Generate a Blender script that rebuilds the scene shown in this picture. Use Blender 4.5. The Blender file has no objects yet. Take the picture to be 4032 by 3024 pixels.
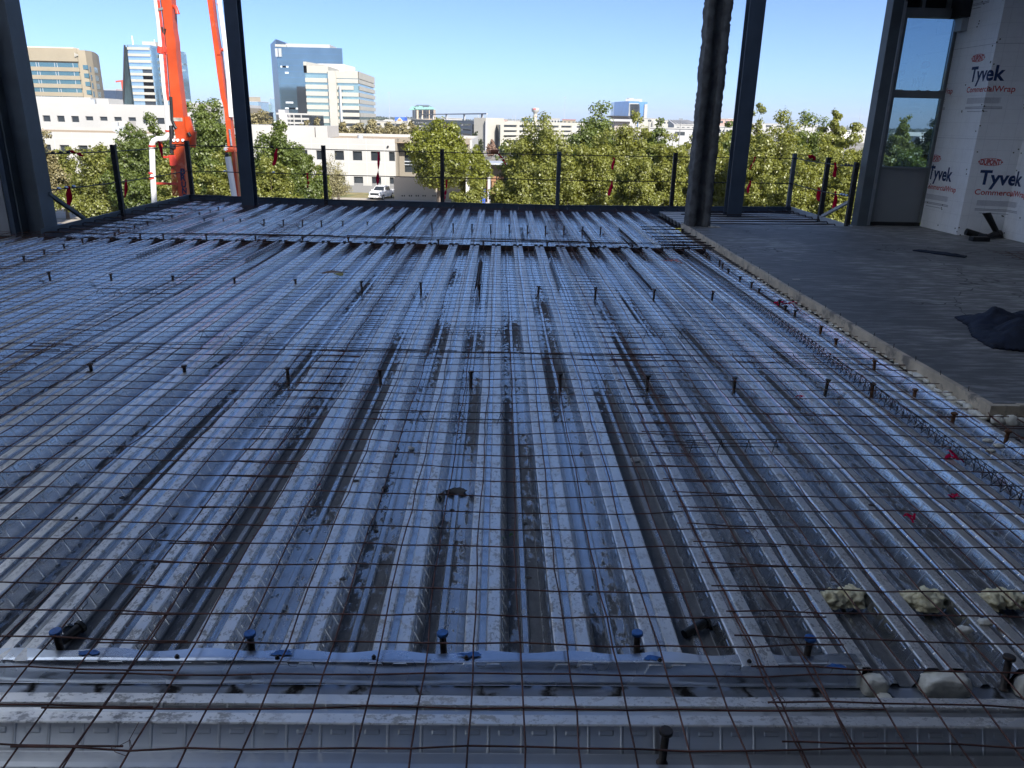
import bpy, bmesh, math, random
import numpy as np
from mathutils import Vector, Matrix
from math import sin, cos, pi, radians as R

S = bpy.context.scene
COL = S.collection
rnd = random.Random(7)

# ------------------------------------------------------------------ camera
FPX, DPX = 3013.0, 1035.0
PITCH = math.atan(DPX / FPX); YAW = R(1.21); ROLL = R(1.25); CH = 1.675
_f = Vector((sin(YAW) * cos(PITCH), cos(YAW) * cos(PITCH), -sin(PITCH)))
_r0 = Vector((cos(YAW), -sin(YAW), 0)); _u0 = _r0.cross(_f)
_r = _r0 * cos(ROLL) + _u0 * sin(ROLL); _u = _u0 * cos(ROLL) - _r0 * sin(ROLL)
cd = bpy.data.cameras.new('camera'); cam = bpy.data.objects.new('camera', cd); COL.objects.link(cam)
M = Matrix((_r, _u, -_f)).transposed().to_4x4(); M.translation = Vector((0, 0, CH)); cam.matrix_world = M
cd.sensor_width = 36; cd.lens = 36 * FPX / 4032; cd.clip_start = 0.05; cd.clip_end = 20000
S.camera = cam

# ------------------------------------------------------------------ sky, sun, exposure
SUN_EL, SUN_AZ = R(36), R(150)          # azimuth clockwise from +Y: behind the camera, to the right
w = bpy.data.worlds.new('World'); S.world = w; w.use_nodes = True
nt = w.node_tree; bg = nt.nodes['Background']
sky = nt.nodes.new('ShaderNodeTexSky'); sky.sky_type = 'NISHITA'; sky.sun_disc = False
sky.sun_elevation = SUN_EL; sky.sun_rotation = SUN_AZ
sky.air_density = 0.42; sky.dust_density = 0.9; sky.ozone_density = 5.5
nt.links.new(sky.outputs[0], bg.inputs[0]); bg.inputs[1].default_value = 0.05
sl = bpy.data.lights.new('sun', 'SUN'); sl.energy = 2.0; sl.angle = R(0.53); sl.color = (1, 0.95, 0.88)
so = bpy.data.objects.new('sun', sl); COL.objects.link(so)
sd = Vector((-sin(SUN_AZ) * cos(SUN_EL), -cos(SUN_AZ) * cos(SUN_EL), -sin(SUN_EL)))
so.rotation_euler = sd.to_track_quat('-Z', 'Y').to_euler(); so.location = (10, -20, 60)
S.view_settings.view_transform = 'Standard'; S.view_settings.look = 'None'
S.view_settings.exposure = 2.28; S.view_settings.gamma = 1
S.render.engine = 'CYCLES'
S.cycles.max_bounces = 7; S.cycles.transparent_max_bounces = 12
S.cycles.caustics_reflective = False; S.cycles.caustics_refractive = False

# ------------------------------------------------------------------ helpers
def at(x, y, Y):
    'world point seen at photograph position (x, y) at distance Y along the deck axis'
    d = _f + _r * ((x - 2016) / FPX) - _u * ((y - 1512) / FPX)
    t = Y / d.y
    return Vector((d.x * t, Y, CH + d.z * t))

def onz(x, y, z):
    d = _f + _r * ((x - 2016) / FPX) - _u * ((y - 1512) / FPX)
    t = (z - CH) / d.z
    return Vector((d.x * t, d.y * t, z))

class MB:
    def __init__(s): s.v = []; s.f = []; s.sm = []
    def add(s, vs, fs, smooth=False):
        n = len(s.v); s.v += [tuple(p) for p in vs]
        s.f += [tuple(i + n for i in f) for f in fs]; s.sm += [smooth] * len(fs)
        return s
    def box(s, a, b):
        x0, y0, z0 = a; x1, y1, z1 = b
        x0, x1 = min(x0, x1), max(x0, x1); y0, y1 = min(y0, y1), max(y0, y1); z0, z1 = min(z0, z1), max(z0, z1)
        return s.add([(x0, y0, z0), (x1, y0, z0), (x1, y1, z0), (x0, y1, z0), (x0, y0, z1), (x1, y0, z1), (x1, y1, z1), (x0, y1, z1)],
                     [(0, 3, 2, 1), (4, 5, 6, 7), (0, 1, 5, 4), (1, 2, 6, 5), (2, 3, 7, 6), (3, 0, 4, 7)])
    def prism(s, plan, z0, z1):
        n = len(plan)
        ar = sum(plan[i][0] * plan[(i + 1) % n][1] - plan[(i + 1) % n][0] * plan[i][1] for i in range(n))
        if ar < 0: plan = plan[::-1]
        vs = [(p[0], p[1], z0) for p in plan] + [(p[0], p[1], z1) for p in plan]
        return s.add(vs, [tuple(range(n))[::-1], tuple(range(n, 2 * n))] + [(i, (i + 1) % n, n + (i + 1) % n, n + i) for i in range(n)])
    def loft(s, rings, smooth=False, caps=True):
        n = len(rings[0]); vs = [p for r in rings for p in r]; fs = []
        for k in range(len(rings) - 1):
            for i in range(n):
                j = (i + 1) % n
                fs.append((k * n + i, k * n + j, (k + 1) * n + j, (k + 1) * n + i))
        s.add(vs, fs, smooth)
        if caps:
            s.add(rings[0], [tuple(range(n))[::-1]]); s.add(rings[-1], [tuple(range(n))])
        return s
    def tube(s, pts, r, n=6, smooth=True, caps=True):
        pts = [Vector(p) for p in pts]; rs = r if isinstance(r, (list, tuple)) else [r] * len(pts)
        up = Vector((0, 0, 1)); rings = []
        t0 = (pts[1] - pts[0]).normalized()
        if abs(t0.z) > 0.9: up = Vector((1, 0, 0))
        a = t0.cross(up).normalized()
        for i, p in enumerate(pts):
            t = (pts[min(i + 1, len(pts) - 1)] - pts[max(i - 1, 0)]).normalized()
            a = (a - t * a.dot(t)).normalized(); b = t.cross(a)
            rings.append([p + (a * cos(2 * pi * k / n) + b * sin(2 * pi * k / n)) * rs[i] for k in range(n)])
        return s.loft(rings, smooth, caps)
    def bar(s, p, q, wx, wz, side=None):
        p, q = Vector(p), Vector(q); t = (q - p).normalized()
        sd_ = Vector(side) if side else (t.cross(Vector((0, 0, 1))) if abs(t.z) < 0.95 else Vector((1, 0, 0)))
        sd_ = (sd_ - t * sd_.dot(t)).normalized(); up = sd_.cross(t).normalized()
        rr = lambda o: [o - sd_ * wx / 2 - up * wz / 2, o + sd_ * wx / 2 - up * wz / 2, o + sd_ * wx / 2 + up * wz / 2, o - sd_ * wx / 2 + up * wz / 2]
        return s.loft([rr(p), rr(q)])
    def build(s, name, mat, parent=None, origin=None, bevel=0):
        o0 = Vector((0, 0, 0))
        if parent is not None:
            o0 = root_loc(parent)
        elif origin is not None: o0 = Vector(origin)
        me = bpy.data.meshes.new(name)
        me.from_pydata([(x - o0.x, y - o0.y, z - o0.z) for x, y, z in s.v], [], s.f)
        me.polygons.foreach_set('use_smooth', s.sm)
        bm = bmesh.new(); bm.from_mesh(me); bmesh.ops.recalc_face_normals(bm, faces=bm.faces); bm.to_mesh(me); bm.free()
        me.materials.append(mat); me.update()
        o = bpy.data.objects.new(name, me); COL.objects.link(o)
        if parent is not None: o.parent = parent
        else: o.location = o0
        if bevel:
            m = o.modifiers.new('bevel', 'BEVEL'); m.width = bevel; m.segments = 2; m.limit_method = 'ANGLE'
        return o

def root_loc(o):
    l = Vector((0, 0, 0))
    while o is not None: l += o.location; o = o.parent
    return l

def tag(o, label=None, cat=None, group=None, kind=None):
    if label: o['label'] = label
    if cat: o['category'] = cat
    if group: o['group'] = group
    if kind: o['kind'] = kind
    return o

def thing(name, label, cat, loc=(0, 0, 0), group=None):
    o = bpy.data.objects.new(name, None); COL.objects.link(o); o.location = loc; o.empty_display_size = 0.2
    return tag(o, label, cat, group)

def copy_tree(o, parent=None):
    c = o.copy(); COL.objects.link(c)
    if parent: c.parent = parent
    for ch in [x for x in bpy.data.objects if x.parent == o]: copy_tree(ch, c)
    return c

ORD = 'first second third fourth fifth sixth seventh eighth ninth tenth eleventh twelfth thirteenth fourteenth fifteenth sixteenth seventeenth eighteenth nineteenth twentieth'.split()

# ------------------------------------------------------------------ materials
class NT:
    def __init__(s, name):
        s.m = bpy.data.materials.new(name); s.m.use_nodes = True; s.t = s.m.node_tree
        s.p = s.t.nodes['Principled BSDF']; s.out = s.t.nodes['Material Output']
    def n(s, typ, **kw):
        nd = s.t.nodes.new('ShaderNode' + typ)
        for k, v in kw.items(): setattr(nd, k, v)
        return nd
    def l(s, a, b): s.t.links.new(a, b)
    def val(s, sock, v):
        if hasattr(v, 'is_output') or isinstance(v, bpy.types.NodeSocket): s.l(v, sock)
        else: sock.default_value = v
    def math(s, op, a, b=0.0, c=None, clamp=False):
        nd = s.n('Math', operation=op, use_clamp=clamp); s.val(nd.inputs[0], a); s.val(nd.inputs[1], b)
        if c is not None: s.val(nd.inputs[2], c)
        return nd.outputs[0]
    def mix(s, f, a, b):
        nd = s.n('Mix', data_type='RGBA'); s.val(nd.inputs[0], f); s.val(nd.inputs[6], a); s.val(nd.inputs[7], b)
        return nd.outputs[2]
    def coords(s, kind='Object'): return s.n('TexCoord').outputs[kind]
    def mapped(s, co, scale):
        m = s.n('Mapping'); m.inputs['Scale'].default_value = scale; s.l(co, m.inputs['Vector']); return m.outputs[0]
    def noise(s, co, scale, detail=4, rough=0.55):
        nd = s.n('TexNoise'); nd.inputs['Scale'].default_value = scale; nd.inputs['Detail'].default_value = detail
        nd.inputs['Roughness'].default_value = rough; s.l(co, nd.inputs['Vector']); return nd.outputs[0]
    def ramp(s, x, lo, hi):
        nd = s.n('MapRange'); nd.inputs[1].default_value = lo; nd.inputs[2].default_value = hi; s.val(nd.inputs[0], x); nd.clamp = True
        nd.interpolation_type = 'SMOOTHSTEP'
        return nd.outputs[0]
    def bump(s, h, dist, strength=1.0):
        b = s.n('Bump'); b.inputs['Distance'].default_value = dist; b.inputs['Strength'].default_value = strength
        s.l(h, b.inputs['Height']); s.l(b.outputs[0], s.p.inputs['Normal'])
    def set(s, color=None, rough=None, metal=None):
        if color is not None: s.val(s.p.inputs['Base Color'], color)
        if rough is not None: s.val(s.p.inputs['Roughness'], rough)
        if metal is not None: s.val(s.p.inputs['Metallic'], metal)
        return s

def c4(c): return (c[0], c[1], c[2], 1)

def simple(name, col, rough=0.6, metal=0.0, var=0.25, scale=3.0, bump=0.0, bscale=40, col2=None, patch=None):
    'a plain surface with uneven tone, a little roughness change and fine relief'
    t = NT(name); co = t.coords()
    n1 = t.noise(co, scale, 5); f = t.ramp(n1, 0.3, 0.7)
    a = c4([x * (1 - var) for x in col]); b = c4([min(1, x * (1 + var)) for x in col])
    base = t.mix(f, a, b)
    if col2:
        n2 = t.noise(co, patch[0] if patch else scale * 2.3, 6, 0.65)
        base = t.mix(t.ramp(n2, patch[1] if patch else 0.55, patch[2] if patch else 0.68), base, c4(col2))
    rr = t.math('MULTIPLY_ADD', n1, 0.3, rough - 0.15, clamp=True)
    t.set(base, rr, metal)
    if bump: t.bump(t.noise(co, bscale, 4), bump)
    return t.m

def deck_material(name, axis, dirt_lo, dirt_hi, shade=1.0):
    'galvanised composite deck; axis 0: ribs along Y, 1: ribs along X'
    t = NT(name); co = t.coords(); sep = t.n('SeparateXYZ'); t.l(co, sep.inputs[0])
    L = sep.outputs[1 - axis]; W = sep.outputs[axis]; Z = sep.outputs[2]
    # sheet to sheet change of tone (three ribs a sheet)
    sh = t.math('FLOOR', t.math('DIVIDE', t.math('ADD', W, 20.19), 0.9144))
    wn = t.n('TexWhiteNoise', noise_dimensions='1D'); t.l(sh, wn.inputs['W'])
    streak = t.noise(t.mapped(co, (60, 1.0, 30) if axis == 0 else (1.0, 60, 30)), 1.0, 3)
    spang = t.noise(co, 22, 3)
    f = t.math('ADD', t.math('MULTIPLY', wn.outputs[0], 0.30), t.math('MULTIPLY', streak, 0.7), clamp=True)
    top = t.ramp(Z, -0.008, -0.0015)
    base = t.mix(f, c4((0.52, 0.53, 0.54)), c4((0.80, 0.80, 0.79)))  # webs and grooves darker: the dark they mirror is put into the colour
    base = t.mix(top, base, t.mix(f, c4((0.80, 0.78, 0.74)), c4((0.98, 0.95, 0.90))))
    # scuffs and boot prints on the tops
    co2 = t.mapped(co, (1.6, 1, 1) if axis == 0 else (1, 1.6, 1))
    s1 = t.noise(co2, 17, 8, 0.75); s3 = t.noise(co2, 48, 5, 0.7); big = t.noise(co, 1.1, 3)
    scuff = t.math('MULTIPLY', t.ramp(t.math('ADD', t.math('MULTIPLY', s1, 0.65), t.math('MULTIPLY', s3, 0.35)), 0.50, 0.565), t.ramp(big, 0.30, 0.60))
    near = t.math('MULTIPLY', top, t.math('MULTIPLY_ADD', t.ramp(sep.outputs[1], 9.0, 3.0), 0.45, 0.2))
    scuff = t.math('MULTIPLY', scuff, near)
    base = t.mix(scuff, base, c4((0.17, 0.15, 0.135)))
    # washed-in mud in the valleys, thin or missing on the raised valley rib
    low = t.ramp(Z, -0.064, -0.0735)
    m1 = t.noise(t.mapped(co, (2.9, 0.42, 2) if axis == 0 else (0.42, 2.9, 2)), 1.0, 2)
    m2 = t.noise(t.mapped(co, (34, 13, 30) if axis == 0 else (13, 34, 30)), 1.0, 8, 0.72)
    ctr = t.math('MULTIPLY', t.ramp(t.math('ABSOLUTE', t.math('SUBTRACT', sep.outputs[0], 0.25)), 3.0, 0.9), t.ramp(sep.outputs[1], 9.5, 3.0))
    mm = t.math('ADD', t.math('MULTIPLY_ADD', m1, 0.62, t.math('ADD', t.math('MULTIPLY', ctr, 0.105), t.math('MULTIPLY', t.ramp(t.math('ABSOLUTE', t.math('SUBTRACT', sep.outputs[1], 10.75)), 0.55, 0.15), 0.12))), t.math('MULTIPLY', m2, 0.38))
    mud = t.math('MULTIPLY', low, t.ramp(mm, dirt_lo, dirt_hi))
    thin = t.math('MULTIPLY', t.ramp(Z, -0.056, -0.066), t.math('MULTIPLY', t.ramp(mm, dirt_lo + 0.06, dirt_hi + 0.09), 0.5))
    mud = t.math('MAXIMUM', mud, thin)
    soil = t.mix(t.ramp(s1, 0.35, 0.65), c4((0.020, 0.020, 0.021)), c4((0.080, 0.076, 0.072)))
    soil = t.mix(t.ramp(s3, 0.66, 0.70), soil, c4((0.42, 0.41, 0.39)))
    base = t.mix(mud, base, soil)
    film = t.math('MULTIPLY', t.ramp(Z, -0.058, -0.070), t.math('MULTIPLY_ADD', t.math('MULTIPLY', ctr, t.ramp(m1, 0.34, 0.55)), 0.62, 0.10))
    base = t.mix(film, base, t.mix(s1, c4((0.10, 0.105, 0.112)), c4((0.27, 0.275, 0.28))))
    met = t.math('SUBTRACT', t.math('MULTIPLY_ADD', top, -0.15, 0.95), t.math('ADD', t.math('ADD', t.math('MULTIPLY', scuff, 0.8), mud), t.math('MULTIPLY', film, 0.5)), clamp=True)
    ro = t.math('ADD', t.math('MULTIPLY', spang, 0.22), t.math('MULTIPLY_ADD', top, 0.16, 0.10 + 0.12 * axis))
    ro = t.math('ADD', ro, t.math('MULTIPLY', t.math('ADD', scuff, mud), 0.55), clamp=True)
    t.set(base, ro, met)
    # pressed lugs on the sloping webs, shallow cross dimples and oil-canning
    geo = t.n('NewGeometry'); sn = t.n('SeparateXYZ'); t.l(geo.outputs['True Normal'], sn.inputs[0])
    web = t.ramp(t.math('ABSOLUTE', sn.outputs[2]), 0.75, 0.6)
    fr = t.math('FRACT', t.math('DIVIDE', L, 0.098))
    zc = t.math('SUBTRACT', 1.0, t.ramp(t.math('ABSOLUTE', t.math('SUBTRACT', Z, -0.022)), 0.004, 0.008))
    dash = t.math('MULTIPLY', t.math('SUBTRACT', t.ramp(fr, 0.2, 0.26), t.ramp(fr, 0.62, 0.68)), zc)
    bars = t.math('SUBTRACT', t.ramp(fr, 0.86, 0.9), t.ramp(fr, 0.93, 0.97))
    emb = t.math('MULTIPLY', web, t.math('ADD', dash, bars))
    wav = t.noise(t.mapped(co, (8, 2.2, 4) if axis == 0 else (2.2, 8, 4)), 1.0, 2)
    h = t.math('ADD', t.math('MULTIPLY', emb, 0.6), t.math('ADD', t.math('MULTIPLY', wav, 0.9), t.math('MULTIPLY', mud, t.math('MULTIPLY', m2, 1.5))))
    t.bump(h, 0.006, 0.55)
    return t.m

MDECK = deck_material('galvanised deck', 0, 0.572, 0.596)
MDECK_X = deck_material('galvanised deck across', 1, 0.68, 0.72)
MGALV = simple('galvanised sheet', (0.62, 0.65, 0.70), 0.3, 0.95, 0.18, 2.5, 0.004, 6)
MFLASH = simple('dull galvanised sheet', (0.68, 0.73, 0.80), 0.27, 0.95, 0.15, 2.5, 0.002, 5)
MWIRE = simple('rusty wire', (0.125, 0.055, 0.040), 0.65, 0.25, 0.5, 9.0)
MREBAR = simple('dark rebar', (0.045, 0.033, 0.030), 0.7, 0.2, 0.4, 9.0)
MSTUD = simple('shear stud steel', (0.06, 0.052, 0.048), 0.55, 0.5, 0.4, 30, 0, 0, (0.13, 0.06, 0.03), (40, 0.55, 0.7))
MRUST = simple('rusty stud steel', (0.16, 0.075, 0.035), 0.75, 0.2, 0.4, 30)
MBLUEHEAD = simple('blue marking paint', (0.035, 0.14, 0.42), 0.5, 0, 0.25, 60)
MPAINT = simple('blue grey primer', (0.060, 0.085, 0.125), 0.5, 0.0, 0.15, 2.0, 0.001, 60)
MPAINT2 = simple('grey primer', (0.10, 0.125, 0.145), 0.55, 0.0, 0.2, 2.0, 0.001, 60)
MBLACK = simple('dark post steel', (0.022, 0.023, 0.027), 0.55, 0.1, 0.3, 5)
MWOOD = simple('pale timber', (0.60, 0.51, 0.39), 0.75, 0, 0.2, 6, 0.002, 50, (0.26, 0.23, 0.20), (5, 0.52, 0.66))
MFOAMY = simple('yellow foam', (0.86, 0.78, 0.52), 0.8, 0, 0.15, 20, 0.006, 60)
MFOAMW = simple('white foam', (0.88, 0.85, 0.74), 0.7, 0, 0.12, 20, 0.002, 60)
MFIRE = simple('sprayed fireproofing', (0.13, 0.135, 0.14), 0.95, 0, 0.3, 6, 0.012, 45)
MGYP = simple('gypsum sheathing', (0.34, 0.35, 0.36), 0.85, 0, 0.06, 3)
MFRAME = simple('window frame grey', (0.20, 0.215, 0.225), 0.5, 0.1, 0.08, 3)
MTRIM = simple('pale metal trim', (0.42, 0.45, 0.48), 0.5, 0.2, 0.1, 3)
MPANEL = simple('spandrel panel', (0.25, 0.27, 0.29), 0.6, 0, 0.05, 1.5)
MDARK = simple('dark interior', (0.015, 0.016, 0.018), 0.8)
def ribbon_material():
    t = NT('red ribbon'); df = t.n('BsdfDiffuse'); tl = t.n('BsdfTranslucent'); n = t.noise(t.coords(), 12, 3)
    c = t.mix(n, c4((0.70, 0.012, 0.07)), c4((0.90, 0.03, 0.16))); t.l(c, df.inputs[0]); t.l(c, tl.inputs[0]); m = t.n('MixShader'); m.inputs[0].default_value = 0.5
    t.l(df.outputs[0], m.inputs[1]); t.l(tl.outputs[0], m.inputs[2]); t.l(m.outputs[0], t.out.inputs[0]); return t.m
MRIB = ribbon_material()
MORANGE = simple('orange boom paint', (0.46, 0.060, 0.014), 0.4, 0.0, 0.14, 1.2, 0, 0, (0.50, 0.14, 0.08), (1.7, 0.58, 0.75))
MREDCL = simple('red clamp paint', (0.50, 0.05, 0.03), 0.45)
MPIPE = simple('white pipe', (0.78, 0.78, 0.76), 0.4, 0, 0.06, 1.5)
MHOSE = simple('black hose', (0.012, 0.012, 0.014), 0.5)
MLETTER = simple('dark navy lettering', (0.010, 0.012, 0.05), 0.5, 0, 0.05)
MJACKET = simple('navy cloth', (0.010, 0.016, 0.035), 0.85, 0, 0.35, 9, 0.004, 80)
MRUBBER = simple('black rubber', (0.010, 0.011, 0.013), 0.5, 0, 0.2, 6)
MSTONE = simple('rubble', (0.09, 0.085, 0.08), 0.9, 0, 0.4, 20, 0.004, 60)
MPALE = simple('pale scrap', (0.55, 0.55, 0.54), 0.7, 0, 0.1, 10)
MTYINK = simple('navy print', (0.020, 0.045, 0.14), 0.6, 0, 0.05)
MTYRED = simple('red print', (0.55, 0.06, 0.07), 0.6, 0, 0.1, 30)
MTYGREY = simple('pale grey print', (0.47, 0.48, 0.53), 0.7, 0, 0.1, 30)
MSTAPLE = simple('dark fastener cap', (0.08, 0.09, 0.08), 0.6)
MSTEEL = simple('mill steel beam', (0.16, 0.15, 0.15), 0.5, 0.4, 0.25, 3)

def slab_material():
    t = NT('finished concrete'); co = t.coords()
    st = t.noise(t.mapped(co, (1.3, 6.0, 1)), 3.2, 3, 0.55); big = t.noise(co, 0.45, 4); fine = t.noise(t.mapped(co, (1, 3, 1)), 14, 5, 0.7)
    base = t.mix(t.ramp(st, 0.40, 0.70), c4((0.15, 0.148, 0.144)), c4((0.40, 0.395, 0.385)))
    base = t.mix(t.math('MULTIPLY', t.ramp(fine, 0.5, 0.66), 0.5), base, c4((0.12, 0.12, 0.12)))
    base = t.mix(t.math('MULTIPLY', t.ramp(big, 0.46, 0.58), 0.6), base, c4((0.10, 0.103, 0.108)))
    vo = t.n('TexVoronoi', feature='DISTANCE_TO_EDGE'); vo.inputs['Scale'].default_value = 0.35
    vw = t.n('VectorMath', operation='ADD'); nz = t.n('TexNoise'); nz.inputs['Scale'].default_value = 2.0; t.l(co, nz.inputs['Vector']); t.l(co, vw.inputs[0]); t.l(nz.outputs[1], vw.inputs[1]); t.l(vw.outputs[0], vo.inputs['Vector'])
    base = t.mix(t.ramp(vo.outputs[0], 0.004, 0.001), base, c4((0.05, 0.05, 0.05)))
    t.set(base, t.math('MULTIPLY_ADD', st, 0.25, 0.5), 0)
    t.bump(t.noise(co, 45, 5), 0.003); return t.m
MSLAB = slab_material()

def tyvek_material():
    t = NT('white house wrap'); co = t.coords()
    br = t.n('TexBrick'); br.offset = 0; br.inputs['Scale'].default_value = 1; br.inputs['Mortar Size'].default_value = 0.0022
    br.inputs['Brick Width'].default_value = 0.2; br.inputs['Row Height'].default_value = 0.2
    uvn = t.n('UVMap'); t.l(uvn.outputs[0], br.inputs['Vector'])
    n = t.noise(co, 7, 5)
    base = t.mix(t.math('MULTIPLY', br.outputs['Fac'], 0.5), c4((0.92, 0.94, 0.97)), c4((0.58, 0.60, 0.66)))
    base = t.mix(t.math('MULTIPLY', t.ramp(n, 0.4, 0.75), 0.15), base, c4((0.6, 0.6, 0.6)))
    t.set(base, 0.5, 0); t.bump(t.math('ADD', t.math('MULTIPLY', n, 0.4), t.noise(t.mapped(co, (2, 2, 1)), 2.2, 3)), 0.03, 0.6); return t.m
MTYV = tyvek_material()

def tint_glass():
    t = NT('tinted glazing'); tr = t.n('BsdfTransparent'); tr.inputs[0].default_value = (0.50, 0.60, 0.66, 1)
    gl = t.n('BsdfGlossy'); gl.inputs[0].default_value = (0.8, 0.85, 0.9, 1); gl.inputs['Roughness'].default_value = 0.01
    fr = t.n('Fresnel'); fr.inputs[0].default_value = 1.5
    mx = t.n('MixShader'); t.l(t.math('ADD', fr.outputs[0], 0.02), mx.inputs[0]); t.l(tr.outputs[0], mx.inputs[1]); t.l(gl.outputs[0], mx.inputs[2])
    t.l(mx.outputs[0], t.out.inputs[0]); return t.m
MGLASS = tint_glass()

def leaf_material(name, c1, c2, trans=0.45):
    t = NT(name); at_ = t.n('Attribute', attribute_name='tint')
    geo = t.n('NewGeometry')
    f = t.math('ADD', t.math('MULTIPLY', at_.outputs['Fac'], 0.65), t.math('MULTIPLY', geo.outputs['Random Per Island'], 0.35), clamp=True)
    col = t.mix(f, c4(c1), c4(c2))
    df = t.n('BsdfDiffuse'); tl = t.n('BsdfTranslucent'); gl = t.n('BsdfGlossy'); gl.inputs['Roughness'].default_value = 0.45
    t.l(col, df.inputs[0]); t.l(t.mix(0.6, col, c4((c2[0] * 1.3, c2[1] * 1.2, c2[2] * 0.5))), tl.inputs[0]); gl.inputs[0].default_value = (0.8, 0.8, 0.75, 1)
    m1 = t.n('MixShader'); m1.inputs[0].default_value = trans; t.l(df.outputs[0], m1.inputs[1]); t.l(tl.outputs[0], m1.inputs[2])
    m2 = t.n('MixShader'); m2.inputs[0].default_value = 0.045; t.l(m1.outputs[0], m2.inputs[1]); t.l(gl.outputs[0], m2.inputs[2])
    t.l(m2.outputs[0], t.out.inputs[0]); return t.m
LYEL = leaf_material('yellow green leaves', (0.13, 0.15, 0.033), (0.31, 0.325, 0.075))
LGRN = leaf_material('green leaves', (0.075, 0.11, 0.028), (0.20, 0.25, 0.055))
LLIME = leaf_material('lime leaves', (0.125, 0.145, 0.02), (0.28, 0.305, 0.038))
LOLIV = leaf_material('olive leaves', (0.12, 0.105, 0.05), (0.32, 0.275, 0.13), 0.2)
LDARK = leaf_material('dark leaves', (0.022, 0.038, 0.016), (0.085, 0.105, 0.035))
LPALE = leaf_material('pale sparse leaves', (0.20, 0.18, 0.10), (0.36, 0.33, 0.16), 0.2)
LROSE = leaf_material('pinkish sparse leaves', (0.18, 0.12, 0.09), (0.42, 0.26, 0.18), 0.2)
MBARK = simple('bark', (0.12, 0.095, 0.075), 0.9, 0, 0.35, 3, 0.03, 8)

# ------------------------------------------------------------------ deck (floor of the bay)
PROF = [(-0.0615, -0.003), (-0.0575, 0), (-0.021, 0), (-0.012, -0.012), (0.009, -0.012), (0.018, 0), (0.0575, 0), (0.0615, -0.003),
        (0.0935, -0.0745), (0.0960, -0.076), (0.133, -0.076), (0.1425, -0.063), (0.1605, -0.063), (0.170, -0.076), (0.209, -0.076), (0.2115, -0.0745)]
PITCH_D, X0 = 0.305, -0.035

def deck_mesh(k0, k1, l0, l1, axis=0, off=X0, seed=0, clip=None):
    'trapezoidal deck from rib k0 to k1; l0..l1 is the extent along the ribs (may be a function of the rib position)'
    mb = MB(); pr = []
    for k in range(k0, k1): pr += [(off + k * PITCH_D + a, b) for a, b in PROF]
    pr += [(off + k1 * PITCH_D + a, b) for a, b in PROF[:8]]
    if clip: pr = [p for p in pr if clip[0] <= p[0] <= clip[1]]
    rr = random.Random(seed); ns = 24; vs = []; fs = []
    for j in range(ns + 1):
        for a, b in pr:
            e0 = l0(a) if callable(l0) else l0; e1 = l1(a) if callable(l1) else l1
            L = e0 + (e1 - e0) * j / ns
            wob = 0.0012 * sin(L * 3.1 + a * 2) + 0.0010 * sin(L * 7.3 + a * 5.1)
            vs.append((a, L, b + wob) if axis == 0 else (L, a, b + wob))
    n = len(pr)
    for j in range(ns):
        for i in range(n - 1): fs.append((j * n + i, j * n + i + 1, (j + 1) * n + i + 1, (j + 1) * n + i))
    return mb.add(vs, fs)

def far_edge(x):
    'pour stop line at the far side, bowed by the sag of the spandrel beam'
    pts = [(-9, 16.5), (-6.45, 16.42), (-4.97, 16.15), (-3.55, 16.0), (-1.15, 15.85), (1.1, 15.72), (3.5, 15.95), (4.5, 16.08), (6.12, 16.3), (9, 16.6)]
    for (a, b), (c, d) in zip(pts, pts[1:]):
        if a <= x <= c: return b + (d - b) * (x - a) / (c - a)
    return 16.4

d1 = deck_mesh(-27, 11, 2.06, 10.90, clip=(-8.2, 3.03)).build('steel_deck', MDECK)
tag(d1, 'wide galvanised ribbed steel deck running away under the wire mesh', 'steel deck')
d2 = deck_mesh(-20, 11, lambda x: 11.06, lambda x: far_edge(x) - 0.30, clip=(-6.36, 3.03), seed=2).build('steel_deck', MDECK)
tag(d2, 'galvanised ribbed deck strip beyond the dark girder gap, along the far guard rail', 'steel deck')
d3 = deck_mesh(-5, 6, -8.5, 6.2, axis=1, off=0.335, seed=3, clip=(-1.1, 1.9545)).build('steel_deck', MDECK_X)
tag(d3, 'galvanised deck nearest the camera with its ribs running across the view', 'steel deck')
d4 = deck_mesh(0, 8, 3.02, 6.6, axis=1, off=2.17, seed=4, clip=(2.08, 4.28)).build('steel_deck', MDECK_X)
tag(d4, 'small galvanised deck piece with cross ribs beside the timber corner', 'steel deck')
d5 = deck_mesh(0, 11, 3.25, 6.04, axis=1, off=13.0, seed=5, clip=(13.2, 15.95)).build('steel_deck', MDECK_X)
tag(d5, 'small galvanised deck bay behind the fireproofed column, crossed by dark bars', 'steel deck')

# steel below the deck
mb = MB(); mb.box((-9, 1.90, -0.094), (6.4, 2.16, -0.0785)); mb.box((-9, 2.02, -0.5), (6.4, 2.035, -0.095))
def burn_material():
    t = NT('scorched beam flange'); co = t.coords(); sep = t.n('SeparateXYZ'); t.l(co, sep.inputs[0])
    n = t.noise(co, 9, 4)
    fx = t.math('ABSOLUTE', t.math('SUBTRACT', t.math('FRACT', t.math('DIVIDE', t.math('ADD', sep.outputs[0], t.math('MULTIPLY', n, 0.22)), 0.21)), 0.5))
    burn = t.ramp(t.math('ADD', fx, t.math('MULTIPLY', n, 0.22)), 0.26, 0.12)
    base = t.mix(burn, c4((0.42, 0.45, 0.50)), c4((0.012, 0.009, 0.007)))
    t.set(base, t.math('MULTIPLY_ADD', burn, 0.5, 0.4), t.math('SUBTRACT', 0.85, burn, clamp=True)); return t.m
tag(mb.build('steel_beam', burn_material()), 'scorched beam flange strip in front of the bent metal flashing', 'steel beam')
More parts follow.
